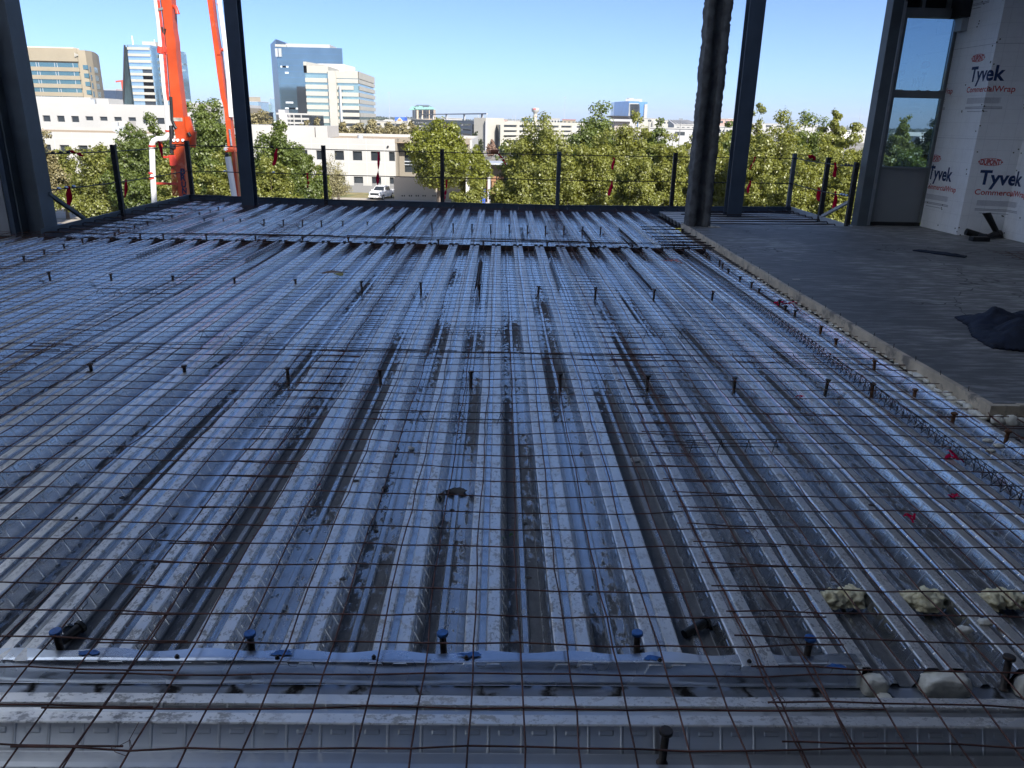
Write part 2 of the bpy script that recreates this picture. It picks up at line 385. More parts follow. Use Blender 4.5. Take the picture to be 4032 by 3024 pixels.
mb = MB(); mb.box((-9, 10.80, -0.094), (3.6, 11.20, -0.0785)); mb.box((-9, 10.99, -0.6), (3.6, 11.01, -0.095))
tag(mb.build('steel_beam', MSTEEL), 'dark girder flange showing in the gap between the two deck fields', 'steel beam')
mb = MB(); mb.box((-5.78, 8.0, -0.094), (-5.5, 15.9, -0.0785))
for Y in (4.95, 7.9, 12.85): mb.box((-8.5, Y - 0.08, -0.094), (3.3, Y + 0.08, -0.0785)); mb.box((-8.5, Y - 0.006, -0.4), (3.3, Y + 0.006, -0.094))
tag(mb.build('floor_framing', MSTEEL), None, None, None, 'structure')

# flashing
def flashing():
    mb = MB(); nx = 260; xs = [-7.2 + 8.42 * i / nx for i in range(nx + 1)]
    prof = [(0.058, 0.0), (0.045, 0.0), (0.012, 0.0), (0.0, -0.0005), (-0.0015, -0.004), (-0.006, -0.022), (-0.010, -0.040), (-0.014, -0.058), (-0.018, -0.0760), (-0.020, -0.0768)]
    vs = []; fs = []
    for x in xs:
        ph = (x - X0) / PITCH_D; fr = ph - math.floor(ph + 0.5)
        scal = 0.5 + 0.5 * cos(2 * pi * fr)
        for j, (dy, dz) in enumerate(prof):
            yy = 2.068 + dy * (0.72 + 0.28 * scal if j < 2 else 1)
            bowl = math.exp(-((dz + 0.035) / 0.022) ** 2)
            yy += bowl * (0.005 * sin(x * 2.6 + 1) + 0.004 * sin(x * 6.1) + 0.0025 * sin(x * 11.3 + 2)); yy += 0.002 * sin(x * 1.7) * (dz < -.003)
            zz = dz + 0.0035 + (0.002 * sin(x * 5.2) + 0.0015 * sin(x * 13)) * (1 if j < 6 else 0)
            vs.append((x, yy, zz))
    n = len(prof)
    for i in range(nx):
        for j in range(n - 1): fs.append((i * n + j, (i + 1) * n + j, (i + 1) * n + j + 1, i * n + j + 1))
    mb.add(vs, fs, True)
    t = thing('metal_flashing', 'dented galvanised closure strip across the near end of the deck ribs', 'flashing', (0, 2.07, 0))
    mb.build('bent_sheet', MFLASH, t)
    for px, py in ((697, 2587), (1092, 2590), (1472, 2589), (1836, 2591), (2598, 2601), (2950, 2606)):
        p = onz(px, py, 0.006)
        MB().tube([p, p + Vector((0, 0, 0.004))], 0.0075, 12).tube([p + Vector((0, 0, 0.004)), p + Vector((0, 0, 0.009))], 0.0045, 6).build('screw', MSTUD, t)
    for px, py, sx in ((345, 2568, 0.05), (1108, 2570, 0.055), (1850, 2576, 0.055), (2570, 2590, 0.045), (3290, 2622, 0.05)):
        p = onz(px, py, 0.0075); rr = random.Random(px)
        pts = [(p.x + .8 * sx * cos(a) * rr.uniform(.45, 1.1), p.y + 0.018 * sin(a) * rr.uniform(.3, 1.1), 0.0076) for a in [2 * pi * i / 14 for i in range(14)]]
        MB().add(pts + [(a, b, 0.0072) for a, b, c in pts], [tuple(range(14))] + [(i, (i + 1) % 14, 14 + (i + 1) % 14, 14 + i) for i in range(14)]).build('paint_mark', MBLUEHEAD, t)
flashing()
# cross closure at the girder gap (the cut ends of the deck)
mb = MB(); mb.box((-8.2, 10.93, -0.078), (3.03, 10.96, -0.002)); 
tag(mb.build('deck_closure', MDARK), 'dark strip closing the cut deck ribs at the girder gap', 'closure strip')

# ------------------------------------------------------------------ wire mesh
def sheet(x0, x1, y0, y1, label, seed, z=0.043, rad=0.0028):
    rr = random.Random(seed); mb = MB(); SP = 0.1524
    kx0 = math.ceil((x0 + 0.02 + 0.06) / SP); kx1 = math.floor((x1 - 0.005 + 0.06) / SP)
    xs = [-0.06 + SP * k for k in range(kx0, kx1 + 1)]
    yo = 1.667 + rr.uniform(-0.02, 0.02); SPY = 0.1515
    ky0 = math.ceil((y0 - yo) / SPY); ky1 = math.floor((y1 - yo) / SPY); ys = [yo + SPY * k for k in range(ky0, ky1 + 1)]
    ph = [rr.uniform(0, 6) for _ in range(6)]
    def sag(x, y):
        return z + 0.007 * sin(1.7 * x + ph[0]) * sin(1.1 * y + ph[1]) + 0.006 * sin(4.1 * x + ph[2] + 1.5 * y) + 0.004 * sin(7.3 * y + ph[3])
    dx = lambda y: 0.006 * sin(1.3 * y + ph[4]) + 0.004 * sin(4.7 * y + ph[5])
    jit = {}
    def P(i, j, x, y):
        if (i, j) not in jit: jit[(i, j)] = (rr.gauss(0, 0.0025), rr.gauss(0, 0.003), rr.gauss(0, 0.0022))
        a = jit[(i, j)]
        return Vector((x + dx(y) + a[0], y + 0.005 * sin(2.2 * x + ph[2]) + a[1], sag(x, y) + a[2]))
    far = y0 > 10.5
    rad = 0.0029 if y0 < 4.9 else (0.0025 if y0 < 10.5 else 0.0022)
    for j, y in enumerate(ys):
        e0 = rr.uniform(0, 0.02); e1 = rr.uniform(0, 0.02); row = [P(i, j, x, y) for i, x in enumerate(xs)]
        pts = [Vector((x0 - e0, row[0].y, row[0].z))] + row + [Vector((x1 + e1, row[-1].y, row[-1].z))]
        mb.tube([p + Vector((0, 0, rad)) for p in pts], rad, 4 if far else 5)
    for i, x in enumerate(xs):
        col = [P(i, j, x, y) for j, y in enumerate(ys)]
        pts = [Vector((col[0].x, y0 - 0.02, col[0].z))] + col + [Vector((col[-1].x, y1 + 0.02, col[-1].z + rr.uniform(-0.01, 0.02)))]
        mb.tube([p - Vector((0, 0, rad)) for p in pts], rad, 4 if far else 5)
    o = mb.build('wire_mesh', MWIRE, None, (0, 0, 0)); tag(o, label, 'wire mesh', 'welded wire mesh sheets laid over the deck')

cols = [(-7.69, -5.27, 'leftmost'), (-5.55, -3.13, 'second from left'), (-3.42, -1.0, 'third from left'), (-1.29, 1.15, 'middle'), (0.83, 2.98, 'right-hand')]
rows = [(0.55, 5.46, 'near row by the flashing'), (5.20, 11.25, 'middle row before the girder gap'), (11.02, 15.45, 'far row beyond the girder gap')]
sd_ = 10
for ri, (ya, yb, rn) in enumerate(rows):
    for ci, (xa, xb, cn) in enumerate(cols):
        if ri == 2 and ci == 0: xa = -6.3
        x1 = xb
        if ri == 0 and ci == 4: x1 = 3.20; 
        sd_ += 1
        if ri == 0 and ci == 4:
            sheet(xa, 3.2, ya, 4.28, 'rusty wire mesh sheet, right-hand one of the near row, ending at the timber corner', sd_)
            sheet(xa, 2.98, 4.16, 5.46, 'short rusty wire mesh strip beside the near end of the timber form', sd_ + 50, 0.046)
            continue
        sheet(xa, x1, ya, yb, 'rusty wire mesh sheet, %s one of the %s' % (cn, rn), sd_, 0.043 + 0.004 * (ci % 2))
sheet(2.95, 5.40, 0.55, 4.25, 'rusty wire mesh sheet past the timber corner at the lower right', 77, 0.047)

# tie wires on a few laps
for i, (px, py) in enumerate(((478, 2945), (3062, 2768), (600, 2065), (1010, 2070), (1160, 1850), (870, 2200), (2960, 2100), (3185, 2412))):
    p = onz(px, py, 0.055); rr = random.Random(i); mb = MB()
    pts = [p + Vector((0.025 * cos(a * 1.0) + rr.uniform(-.004, .004), 0.02 * sin(a), 0.012 * sin(a * 2))) for a in [k * 0.9 for k in range(9)]]
    pts += [pts[-1] + Vector((rr.uniform(-.05, .05), rr.uniform(.01, .05), rr.uniform(.005, .03)))]
    mb.tube(pts, 0.0009, 4)
    tag(mb.build('tie_wire', MWIRE, None, p), 'thin twisted tie wire on the mesh, %s' % ('left-hand lap, nearest the camera', 'right-hand lap near the camera', 'left-hand lap, far up by the mud streak', 'left-centre of the near mesh', 'left of the centre mud streak', 'left-hand lap, middle of the near row', 'right-hand lap, farther up', 'end of the middle sheet above the flashing')[i], 'tie wire', 'tie wires on the mesh laps')

# ------------------------------------------------------------------ shear studs
def make_stud(head, shank, name='shear_stud'):
    t = bpy.data.objects.new(name, None); COL.objects.link(t)
    MB().tube([(0, 0, 0), (0, 0, 0.004), (0, 0, 0.0045), (0, 0, 0.113)], [0.0175, 0.016, 0.0115, 0.0115], 12).build('shank', shank, t)
    MB().tube([(0, 0, 0.112), (0, 0, 0.114), (0, 0, 0.123), (0, 0, 0.125)], [0.0125, 0.0195, 0.0195, 0.0175], 14).build('head', head, t)
    return t
STD = make_stud(MSTUD, MSTUD); STB = make_stud(MBLUEHEAD, MSTUD); STR = make_stud(MRUST, MRUST)
used = set()
def stud(x, y, label, proto=None, z=-0.0755, group='shear studs welded through the deck'):
    proto = proto or STD
    o = proto if proto.name not in used else copy_tree(proto)
    used.add(proto.name)
    rr = random.Random(int(x * 977 + y * 131)); o.location = (x, y, z); o.rotation_euler = (rr.gauss(0, 0.035), rr.gauss(0, 0.035), rr.uniform(0, 6))
    tag(o, label, 'shear stud', group)
    return o
rowA = [(-1.448, 2.161), (-0.809, 2.155), (-0.164, 2.162), (0.494, 2.165), (1.068, 2.148)]
for i, (x, y) in enumerate(rowA): stud(x, y, 'blue-topped shear stud just behind the flashing, %s from the left' % ORD[i], STB)
stud(1.698, 2.053, 'dark shear stud among the foam at the lower right corner')
stud(0.495, 1.734, 'dark shear stud standing alone in the valley nearest the camera')
rowB = [-2.781, -2.142, -1.436, -0.80, -0.18, 0.437, 1.035, 1.635, 2.262]
for i, x in enumerate(rowB): stud(x, 4.98 - 0.02 * x, 'shear stud in the row above the near mesh, %s from the left' % ORD[i])
stud(2.546, 4.853, 'brown shear stud close beside the long wire bolster at right', STR)
rowC = [-4.798, -4.129, -3.469, -2.799, -2.14, -1.441, -0.813, -0.195, 0.418, 1.02, 1.625, 2.226]
for i, x in enumerate(rowC): stud(x, 7.92 - 0.055 * x, 'shear stud in the row halfway up the deck, %s from the left' % ORD[i])
rowD = [-5.51, -5.15, -4.82, -4.20, -3.49, -2.81, -2.15, -1.482, -0.857, -0.225, 0.693, 1.308, 1.906, 2.5]
for i, x in enumerate(rowD): stud(x, 11.03 - 0.03 * (x + 1) , 'shear stud on the girder line across the dark gap, %s from the left' % ORD[i])
rowE = [-4.9, -4.588, -4.299, -3.913, -3.591, -3.27, -2.95, -2.6, -2.2, -1.74, -1.109, -0.76, -0.45, -0.14, 0.17, 0.47, 0.775, 1.075, 1.38, 1.68]
for i, x in enumerate(rowE): stud(x, 12.85 - 0.03 * x, 'shear stud in the far row before the guard rail, %s from the left' % ORD[i])
rowL = [(-5.62, 9.123), (-5.638, 9.58), (-5.64, 10.062), (-5.652, 10.543), (-5.613, 11.51), (-5.581, 11.936), (-5.543, 12.327), (-5.533, 12.846), (-5.563, 13.306), (-5.257, 13.751), (-5.235, 14.197), (-5.228, 14.6)]
for i, (x, y) in enumerate(rowL): stud(x, y, 'shear stud in the line along the left edge, %s from the camera' % ORD[i])
rowR = [10.35, 10.22, 10.07, 9.73, 9.48, 9.128, 8.655, 8.321, 7.984, 7.441, 7.181, 6.99, 6.404, 5.997, 5.396, 4.753, 4.317]
for i, y in enumerate(rowR[::-1]): stud(2.80 + rnd.uniform(-.03, .04), y, 'rusty shear stud in the line beside the timber form, %s from the camera' % ORD[i], STR if i < 5 else None)
stud(2.95, 4.04, 'rusty shear stud below the timber corner by the foam', STR)

# ------------------------------------------------------------------ bolsters (bent wire supports)
def bolster_along(x, y0, y1, label, h=0.062, wd=0.05, step=0.075, z=0.0, lean=0.0):
    mb = MB(); n = int((y1 - y0) / step)
    mb.tube([(x + lean * (i / 12), y0 + (y1 - y0) * i / 12, z + h) for i in range(13)], 0.0026, 5)
    for i in range(n):
        y = y0 + i * step
        for s in (-1, 1):
            mb.tube([(x + s * wd / 2, y, z - 0.0), (x, y + step / 2, z + h), (x + s * wd / 2, y + step, z - 0.0)], 0.0022, 4)
    tag(mb.build('wire_bolster', MREBAR, None, (x, y0, z)), label, 'bolster', 'wire bolsters holding up the mesh')
def bolster_across(x0, x1, y, label, skew=0.0):
    mb = MB(); h = 0.062; n = max(3, int((x1 - x0) / 0.2))
    for dz, dy in ((h, 0), (0.006, 0.03)): mb.tube([(x0, y + dy, dz), (x0 + (x1 - x0) * .5, y + dy + 0.01, dz + 0.006), (x1, y + skew + dy, dz)], 0.0028, 5)
    for i in range(n + 1):
        x = x0 + 0.04 + (x1 - x0 - 0.08) * i / n; yy = y + skew * i / n
        mb.tube([(x - 0.025, yy - 0.03, 0.0), (x, yy, h), (x + 0.025, yy + 0.03, 0.0)], 0.0025, 5)
    tag(mb.build('wire_bolster', MREBAR, None, (x0, y, 0)), label, 'bolster', 'wire bolsters holding up the mesh')
for i, (a, b) in enumerate(((3.2, 5.55), (5.6, 7.95), (8.0, 10.35))):
    bolster_along(2.505 + 0.01 * i, a, b, 'zigzag wire bolster in the long line left of the right studs, %s' % ('near piece', 'middle piece', 'far piece')[i], 0.068)
for x, a, b, l in ((-4.35, 9.25, 10.78, 'zigzag bolster just before the girder gap, far left'), (-3.0, 9.1, 10.7, 'zigzag bolster just before the girder gap, second from left'),
                   (-0.22, 7.75, 9.5, 'zigzag bolster in mid deck near the centre line'), (0.65, 7.8, 9.5, 'zigzag bolster in mid deck just right of centre'),
                   (1.6, 7.87, 9.5, 'zigzag bolster in mid deck at the right, behind the middle stud row'), (-1.68, 11.57, 14.6, 'zigzag bolster beyond the girder gap, left of centre'),
                   (1.345, 10.9, 12.6, 'zigzag bolster crossing the far right end of the girder gap'), (1.96, 10.85, 12.7, 'zigzag bolster beside the slab dowels'),
                   (2.9, 13.5, 15.4, 'zigzag bolster near the guard rail left of the fireproofed column'), (-4.64, 11.45, 12.7, 'zigzag bolster near the left dowels'), (-4.28, 13.5, 15.0, 'zigzag bolster in the far left deck corner by the blue column')):
    bolster_along(x, a, b, l)
for a, b, y, l in ((-0.72, 0.07, 4.15, 'straight bent-wire chair lying across the near centre ribs'), (-0.44, 0.05, 6.1, 'straight bent-wire chair across the centre, behind the near studs'),
                   (1.05, 1.55, 6.1, 'straight bent-wire chair right of centre, behind the near studs'), (1.03, 1.57, 3.8, 'straight bent-wire chair near the lower right'),
                   (-2.35, -1.75, 5.85, 'straight bent-wire chair left of centre, behind the near studs'), (-3.9, -3.3, 7.35, 'short bent-wire chair at left, before the middle stud row')):
    bolster_across(a, b, y, l, rnd.uniform(-0.03, 0.03))

# rebar dowels
LB = [(11.0, -5.5), (11.36, -5.51), (11.68, -5.48), (12.06, -5.48), (12.42, -5.46), (12.72, -5.45), (13.2, -5.45), (13.72, -5.52), (14.25, -5.54), (14.8, -5.5), (15.3, -5.52), (15.75, -5.5)]
for i, (y, x1) in enumerate(LB):
    mb = MB().tube([(-6.42, y, 0.002), (-6.42, y, 0.045), (-6.39, y, 0.058), (-6.3, y, 0.06), (x1, y - 0.08, 0.056)], 0.009, 6)
    tag(mb.build('rebar_dowel', MREBAR, None, (-6.42, y, 0.05)), 'dark rebar dowel reaching in from the left edge angle, %s from the camera' % ORD[i], 'rebar dowel', 'dowels along the left edge')
SBR = [(12.95, 2.36), (12.62, 2.33), (12.15, 2.31), (11.78, 2.33), (11.5, 2.32), (11.2, 2.31), (10.9, 2.30), (10.7, 2.31)]
for i, (y, x0) in enumerate(SBR):
    mb = MB().tube([(x0, y - 0.04, 0.05 + 0.004 * (i % 3)), (3.04, y + 0.06, 0.05)], 0.0095, 6)
    tag(mb.build('rebar_dowel', MREBAR, None, (x0, y, 0.05)), 'dark rebar dowel out of the slab edge past the timber, %s from far end' % ORD[i], 'rebar dowel', 'dowels out of the slab edge')
for i, (y, x0) in enumerate(((13.66, 3.62), (14.0, 3.6), (14.36, 3.6), (14.72, 3.55), (15.05, 3.5), (15.4, 3.9), (15.7, 4.2))):
    mb = MB().tube([(x0, y - 0.12, 0.045), (5.9, y + 0.12, 0.05), (6.0, y + 0.13, 0.05), (6.02, y + 0.13, 0.0)], 0.011, 6)
    tag(mb.build('rebar_dowel', MREBAR, None, (x0, y, 0.05)), 'dark bar lying across the small bay behind the fireproofed column, %s from the slab' % ORD[i], 'rebar dowel', 'bars across the small bay')
for i in range(9):
    y = 13.55 + i * 0.26; x = 5.93
for i in range(38):
    x = -6.1 + i * 0.325; ye = far_edge(x)
    if 4.25 < x < 4.95: continue
    mb = MB().tube([(x, ye - 0.03, -0.03), (x, ye - 0.035, 0.035), (x - 0.01, ye - 0.06, 0.05), (x - 0.04, ye - 0.62, 0.052)], 0.006, 5)
    tag(mb.build('edge_hook', MREBAR, None, (x, ye, 0)), 'thin hooked bar tied at the far edge angle under the guard rail', 'hooked bar', 'hooked bars along the far edge')
# loose long bars on the girder line
for i, (a, b, y0, y1) in enumerate(((-4.6, -0.6, 11.14, 11.02), (-2.2, 1.9, 11.22, 10.98), (-0.4, 2.7, 10.92, 10.94), (-5.2, -2.4, 11.05, 11.2), (-1.4, 1.2, 5.42, 5.36), (-2.9, -0.3, 5.5, 5.45))):
    mb = MB().tube([(a, y0, 0.056), ((a + b) / 2, (y0 + y1) / 2 + 0.02, 0.06), (b, y1, 0.056)], 0.0065 if i < 4 else 0.0032, 6)
    tag(mb.build('loose_bar', MREBAR, None, (a, y0, 0.05)), 'long loose bar lying on the mesh, %s' % ('left part of the girder line', 'centre of the girder line', 'right part of the girder line', 'far left of the girder line', 'right of two behind the near stud row', 'left of two behind the near stud row')[i], 'steel bar')

# ------------------------------------------------------------------ edge angles (pour stops)
def angle_run(pts, z0, z1, inner, label, mat):
    mb = MB()
    for p, q in zip(pts, pts[1:]):
        p, q = Vector((p[0], p[1], 0)), Vector((q[0], q[1], 0)); t = (q - p).normalized(); nrm = Vector((-t.y, t.x, 0))
        if nrm.dot(Vector(inner)) < 0: nrm = -nrm
        a, b = p - t * 0.002, q + t * 0.002
        for u0, u1, h0, h1 in ((-0.012, 0.0, z0, z1), (-0.012, 0.012, z1 - 0.001, z1 + 0.011), (0.001, 0.30, -0.0775, -0.069)):
            mb.add([(*(a + nrm * u0).xy, h0), (*(b + nrm * u0).xy, h0), (*(b + nrm * u1).xy, h0), (*(a + nrm * u1).xy, h0),
                    (*(a + nrm * u0).xy, h1), (*(b + nrm * u0).xy, h1), (*(b + nrm * u1).xy, h1), (*(a + nrm * u1).xy, h1)],
                   [(0, 3, 2, 1), (4, 5, 6, 7), (0, 1, 5, 4), (1, 2, 6, 5), (2, 3, 7, 6), (3, 0, 4, 7)])
    o = mb.build('edge_angle', mat, None, (pts[0][0], pts[0][1], 0)); tag(o, label, 'edge angle')
fe = [(x, far_edge(x)) for x in (-6.45, -4.97, -3.55, -1.15, 1.1, 3.5, 4.5, 6.12)]
angle_run(fe, -0.35, 0.085, (0, -1, 0), 'dark steel edge angle along the far side of the deck', MPAINT)
angle_run([(-6.46, 11.0), (-6.45, 16.42)], -0.35, 0.085, (1, 0, 0), 'blue grey steel edge angle along the left side of the deck', MPAINT2)
angle_run([(6.12, 16.3), (6.05, 13.2)], -0.35, 0.085, (-1, 0, 0), 'pale grey steel edge angle at the right of the small bay', MTRIM)

# ------------------------------------------------------------------ guard posts and cables
POSTS = [(-6.50, 11.33, 1.178, 1, 'grey braced guard post beside the left column', MPAINT2), (-6.445, 13.40, 1.167, 0, 'dark guard post halfway along the left edge', MBLACK),
         (-6.40, 16.44, 1.158, 0, 'dark guard post at the far left corner in front of the orange boom', MBLACK), (-3.53, 16.0, 1.14, 0, 'dark guard post in front of the white building windows', MBLACK),
         (-1.155, 15.88, 1.121, 0, 'dark guard post in front of the yellow green tree', MBLACK), (1.165, 15.70, 1.128, 0, 'blue grey guard post just right of the middle of the far edge', MPAINT),
         (3.525, 15.97, 1.144, 0, 'dark guard post left of the fireproofed column', MBLACK), (6.08, 16.36, 1.165, 0, 'blue grey guard post at the far right corner', MPAINT),
         (6.11, 14.72, 1.16, 0, 'dark guard post on the right edge of the small bay', MBLACK), (6.03, 13.34, 1.139, 2, 'dark braced guard post next to the window wall', MBLACK)]
for x, y, h, br, lab, m in POSTS:
    t = thing('guard_post', lab, 'guard post', (x, y, 0), 'guard posts along the deck edge')
    MB().box((x - 0.038, y - 0.012, -0.3), (x + 0.038, y + 0.0, h)).box((x - 0.038, y + 0.0, -0.3), (x - 0.026, y + 0.06, h)).box((x + 0.026, y, -0.3), (x + 0.038, y + 0.06, h)).build('upright', m, t)
    for z in (1.06, 0.56): MB().tube([(x, y - 0.03, z), (x, y + 0.01, z)], 0.016, 8).build('eye_bolt', MBLACK, t)
    if br == 1: MB().bar((x + 0.03, y + 0.02, 0.56), (x + 0.02, y + 0.9, 0.10), 0.05, 0.05).build('brace', m, t)
    if br == 2: MB().bar((x + 0.0, y + 0.02, 0.50), (x + 0.06, y + 1.25, 0.10), 0.05, 0.05).build('brace', MTRIM, t)
def cable(p, q, sag, label, clip=None):
    p, q = Vector(p), Vector(q); n = 14
    pts = [p.lerp(q, i / n) - Vector((0, 0, 4 * sag * (i / n) * (1 - i / n))) for i in range(n + 1)]
    t = thing('guard_cable', label, 'guard cable', p, 'guard cables strung between the posts')
    MB().tube(pts, 0.0095, 6).build('rope', MBLACK, t)
    for f in (0.06, 0.10, 0.14) if clip else ():
        c = p.lerp(q, f); d = (q - p).normalized()
        MB().tube([c - d * 0.03, c - d * 0.01 + Vector((0, 0, 0.012)), c + d * 0.03], 0.018, 6).build('clamp', MGALV if clip == 2 else MBLACK, t)
for z, n, cl in ((1.07, 'upper', 1), (0.57, 'lower', 2)):
    cable((-6.47, 11.34, z + 0.03), (-6.43, 16.42, z), 0.03, '%s dark guard cable along the left edge' % n, cl)
    cable((-6.40, 16.40, z), (6.06, 16.28, z), 0.03, '%s dark guard cable along the far edge' % n, cl)
    cable((6.02, 13.36, z), (6.08, 16.33, z), 0.02, '%s dark guard cable on the right edge of the small bay' % n, cl)

# cable bows with the posts, so hang ribbons from the cable itself
def cable_pt(x, z): return Vector((x, 16.40 - 0.12 * (x + 6.4) / 12.46, z - 0.12 * ((x + 6.4) / 12.46) * (1 - (x + 6.4) / 12.46) + 0.0))
def ribbon(top, bot, wd, label, turns=0.5, ink=None):
    top, bot = Vector(top), Vector(bot); n = 18; vs = []; fs = []; rr = random.Random(int(top.x * 1000))
    ax = (bot - top).normalized(); s0 = Vector((1, 0, 0)) - ax * ax.x
    if s0.length < 0.3: s0 = Vector((0, 0, 1)) - ax * ax.z
    s0.normalize(); s1 = ax.cross(s0); a0 = rr.uniform(-.4, .4)
    for i in range(n + 1):
        f = i / n; c = top.lerp(bot, f) + s1 * 0.012 * sin(f * 7 + a0) + s0 * 0.008 * sin(f * 5 + a0 * 3)
        wv = wd * (0.35 + 0.65 * min(1, f * 3.2)) * (1 if f < .9 else 1 - (f - .9) * 3); a = a0 + turns * 2 * pi * (f ** 2) * (1 if turns > .6 else 0.35)
        d = s0 * cos(a) + s1 * sin(a); nn = s1 * cos(a) - s0 * sin(a)
        vs += [c - d * wv / 2 - nn * .0012, c + d * wv / 2 - nn * .0012, c + d * wv / 2 + nn * .0012, c - d * wv / 2 + nn * .0012]
    for i in range(n):
        for k in range(4): fs.append((i * 4 + k, i * 4 + (k + 1) % 4, i * 4 + 4 + (k + 1) % 4, i * 4 + 4 + k))
    fs += [(0, 3, 2, 1), (4 * n, 4 * n + 1, 4 * n + 2, 4 * n + 3)]
    t = thing('warning_ribbon', label, 'ribbon', top, 'red warning ribbons tied to the guard cables')
    MB().add(vs, fs, True).build('streamer', MRIB, t)
    MB().tube([top + Vector((-0.02, 0, 0.0)), top + Vector((0, -0.012, 0.015)), top + Vector((0.02, 0, 0))], 0.012, 6).build('knot', MRIB, t)
    return t
def ribpx(p0, p1, Y, wd, lab, turns=0.4): return ribbon(at(p0[0], p0[1], Y), at(p1[0], p1[1], Y), wd, lab, turns)
ribpx((275, 596), (330, 611), 12.2, 0.06, 'red ribbon blown sideways from the upper cable near the left column', 0.9)
rb = ribpx((271, 738), (271, 820), 11.9, 0.10, 'wide red ribbon with dark letters hanging beside the left braced post')
ribpx((496, 712), (494, 779), 13.9, 0.07, 'red ribbon hanging from the lower cable in the middle of the left edge')
ribpx((626, 560), (643, 624), 15.2, 0.08, 'red ribbon slanting from the upper cable beside the white boom pipe')
ribpx((1090, 590), (1077, 653), 16.32, 0.07, 'red ribbon on the upper cable right of the blue column')
ribpx((1210, 685), (1213, 741), 16.31, 0.05, 'narrow red ribbon on the lower cable near the bare small tree', 1.2)
ribpx((1490, 603), (1488, 732), 16.29, 0.07, 'long red ribbon hanging before the white building windows', 0.7)
ribpx((1758, 712), (1751, 792), 16.25, 0.05, 'twisted red ribbon right beside the dark post at the yellow green tree', 1.4)
ribpx((1966, 610), (1994, 648), 16.2, 0.05, 'tattered red ribbon hanging below the brown sleeve on the cable', 1.5)
ribpx((2417, 625), (2412, 668), 16.1, 0.06, 'red ribbon on the upper cable in front of the big yellow trees')
ribpx((2409, 718), (2398, 772), 16.1, 0.07, 'red ribbon on the lower cable in front of the big yellow trees')
ribpx((2972, 620), (2953, 670), 16.2, 0.04, 'thin red ribbon on the upper cable right of the tall blue grey column', 1.3)
ribpx((2953, 715), (2945, 760), 16.2, 0.06, 'red ribbon on the lower cable right of the tall blue grey column')
ribpx((3185, 614), (3210, 628), 15.6, 0.10, 'bunched red ribbon knotted on the upper cable by the right corner', 0.9)
ribpx((3288, 645), (3287, 698), 14.1, 0.06, 'red ribbon on the upper cable between the last two right posts')
ribpx((3222, 742), (3227, 792), 14.9, 0.09, 'broad red ribbon hanging just left of the dark post on the right edge')
ribpx((3289, 757), (3286, 830), 14.1, 0.07, 'red ribbon on the lower cable between the last two right posts')
p, q = at(1931, 598, 16.2), at(1963, 599, 16.2)
mb = MB().tube([p, p.lerp(q, .5) + Vector((0, 0, .005)), q], 0.045, 14)
tag(mb.build('cable_sleeve', simple('brown sleeve', (0.28, 0.10, 0.05), 0.7), None, p), 'brown tube sleeve threaded on the upper cable near the centre', 'sleeve')

# ------------------------------------------------------------------ columns
def h_column(x0, x1, y, dep, web_along_y, z0, z1, tf, mat, name, label, plate=True):
    cx = (x0 + x1) / 2; t = thing(name, label, 'column', (cx, y, z0)); mb = MB()
    if web_along_y:   # flanges face the camera
        mb.box((x0, y, z0), (x1, y + tf, z1)).box((x0, y + dep - tf, z0), (x1, y + dep, z1)).box((cx - .006, y + tf, z0), (cx + .006, y + dep - tf, z1))
    else:
        mb.box((x0, y, z0), (x0 + tf, y + dep, z1)).box((x1 - tf, y, z0), (x1, y + dep, z1)).box((x0 + tf, y + dep / 2 - .006, z0), (x1 - tf, y + dep / 2 + .006, z1))
    mb.build('shaft', mat, t)
    if plate: 
        MB().box((x0 - .05, y - .05, z0 - .02), (x1 + .05, y + dep + .05, z0 - 0.001)).build('base_plate', mat, t)
        for sx in (x0 - .02, x1 + .02):
            MB().tube([(sx, y - .025, z0 - .001), (sx, y - .025, z0 + .03), (sx, y - .025, z0 + .05)], [.018, .018, .010], 6).build('anchor_bolt', MBLACK, t)
    return t
h_column(-4.885, -4.655, 14.90, 0.27, True, -0.07, 9.0, 0.016, MPAINT, 'steel_column', 'dark blue painted steel column at the left, in front of the orange booms')
h_column(4.50, 4.79, 15.33, 0.27, True, -0.06, 9.0, 0.016, MPAINT, 'steel_column', 'slim dark blue painted steel column right of the fireproofed one')
h_column(-6.80, -6.46, 11.10, 0.34, False, -0.06, 9.0, 0.02, MPAINT2, 'steel_column', 'grey painted steel column at the left edge of the view')
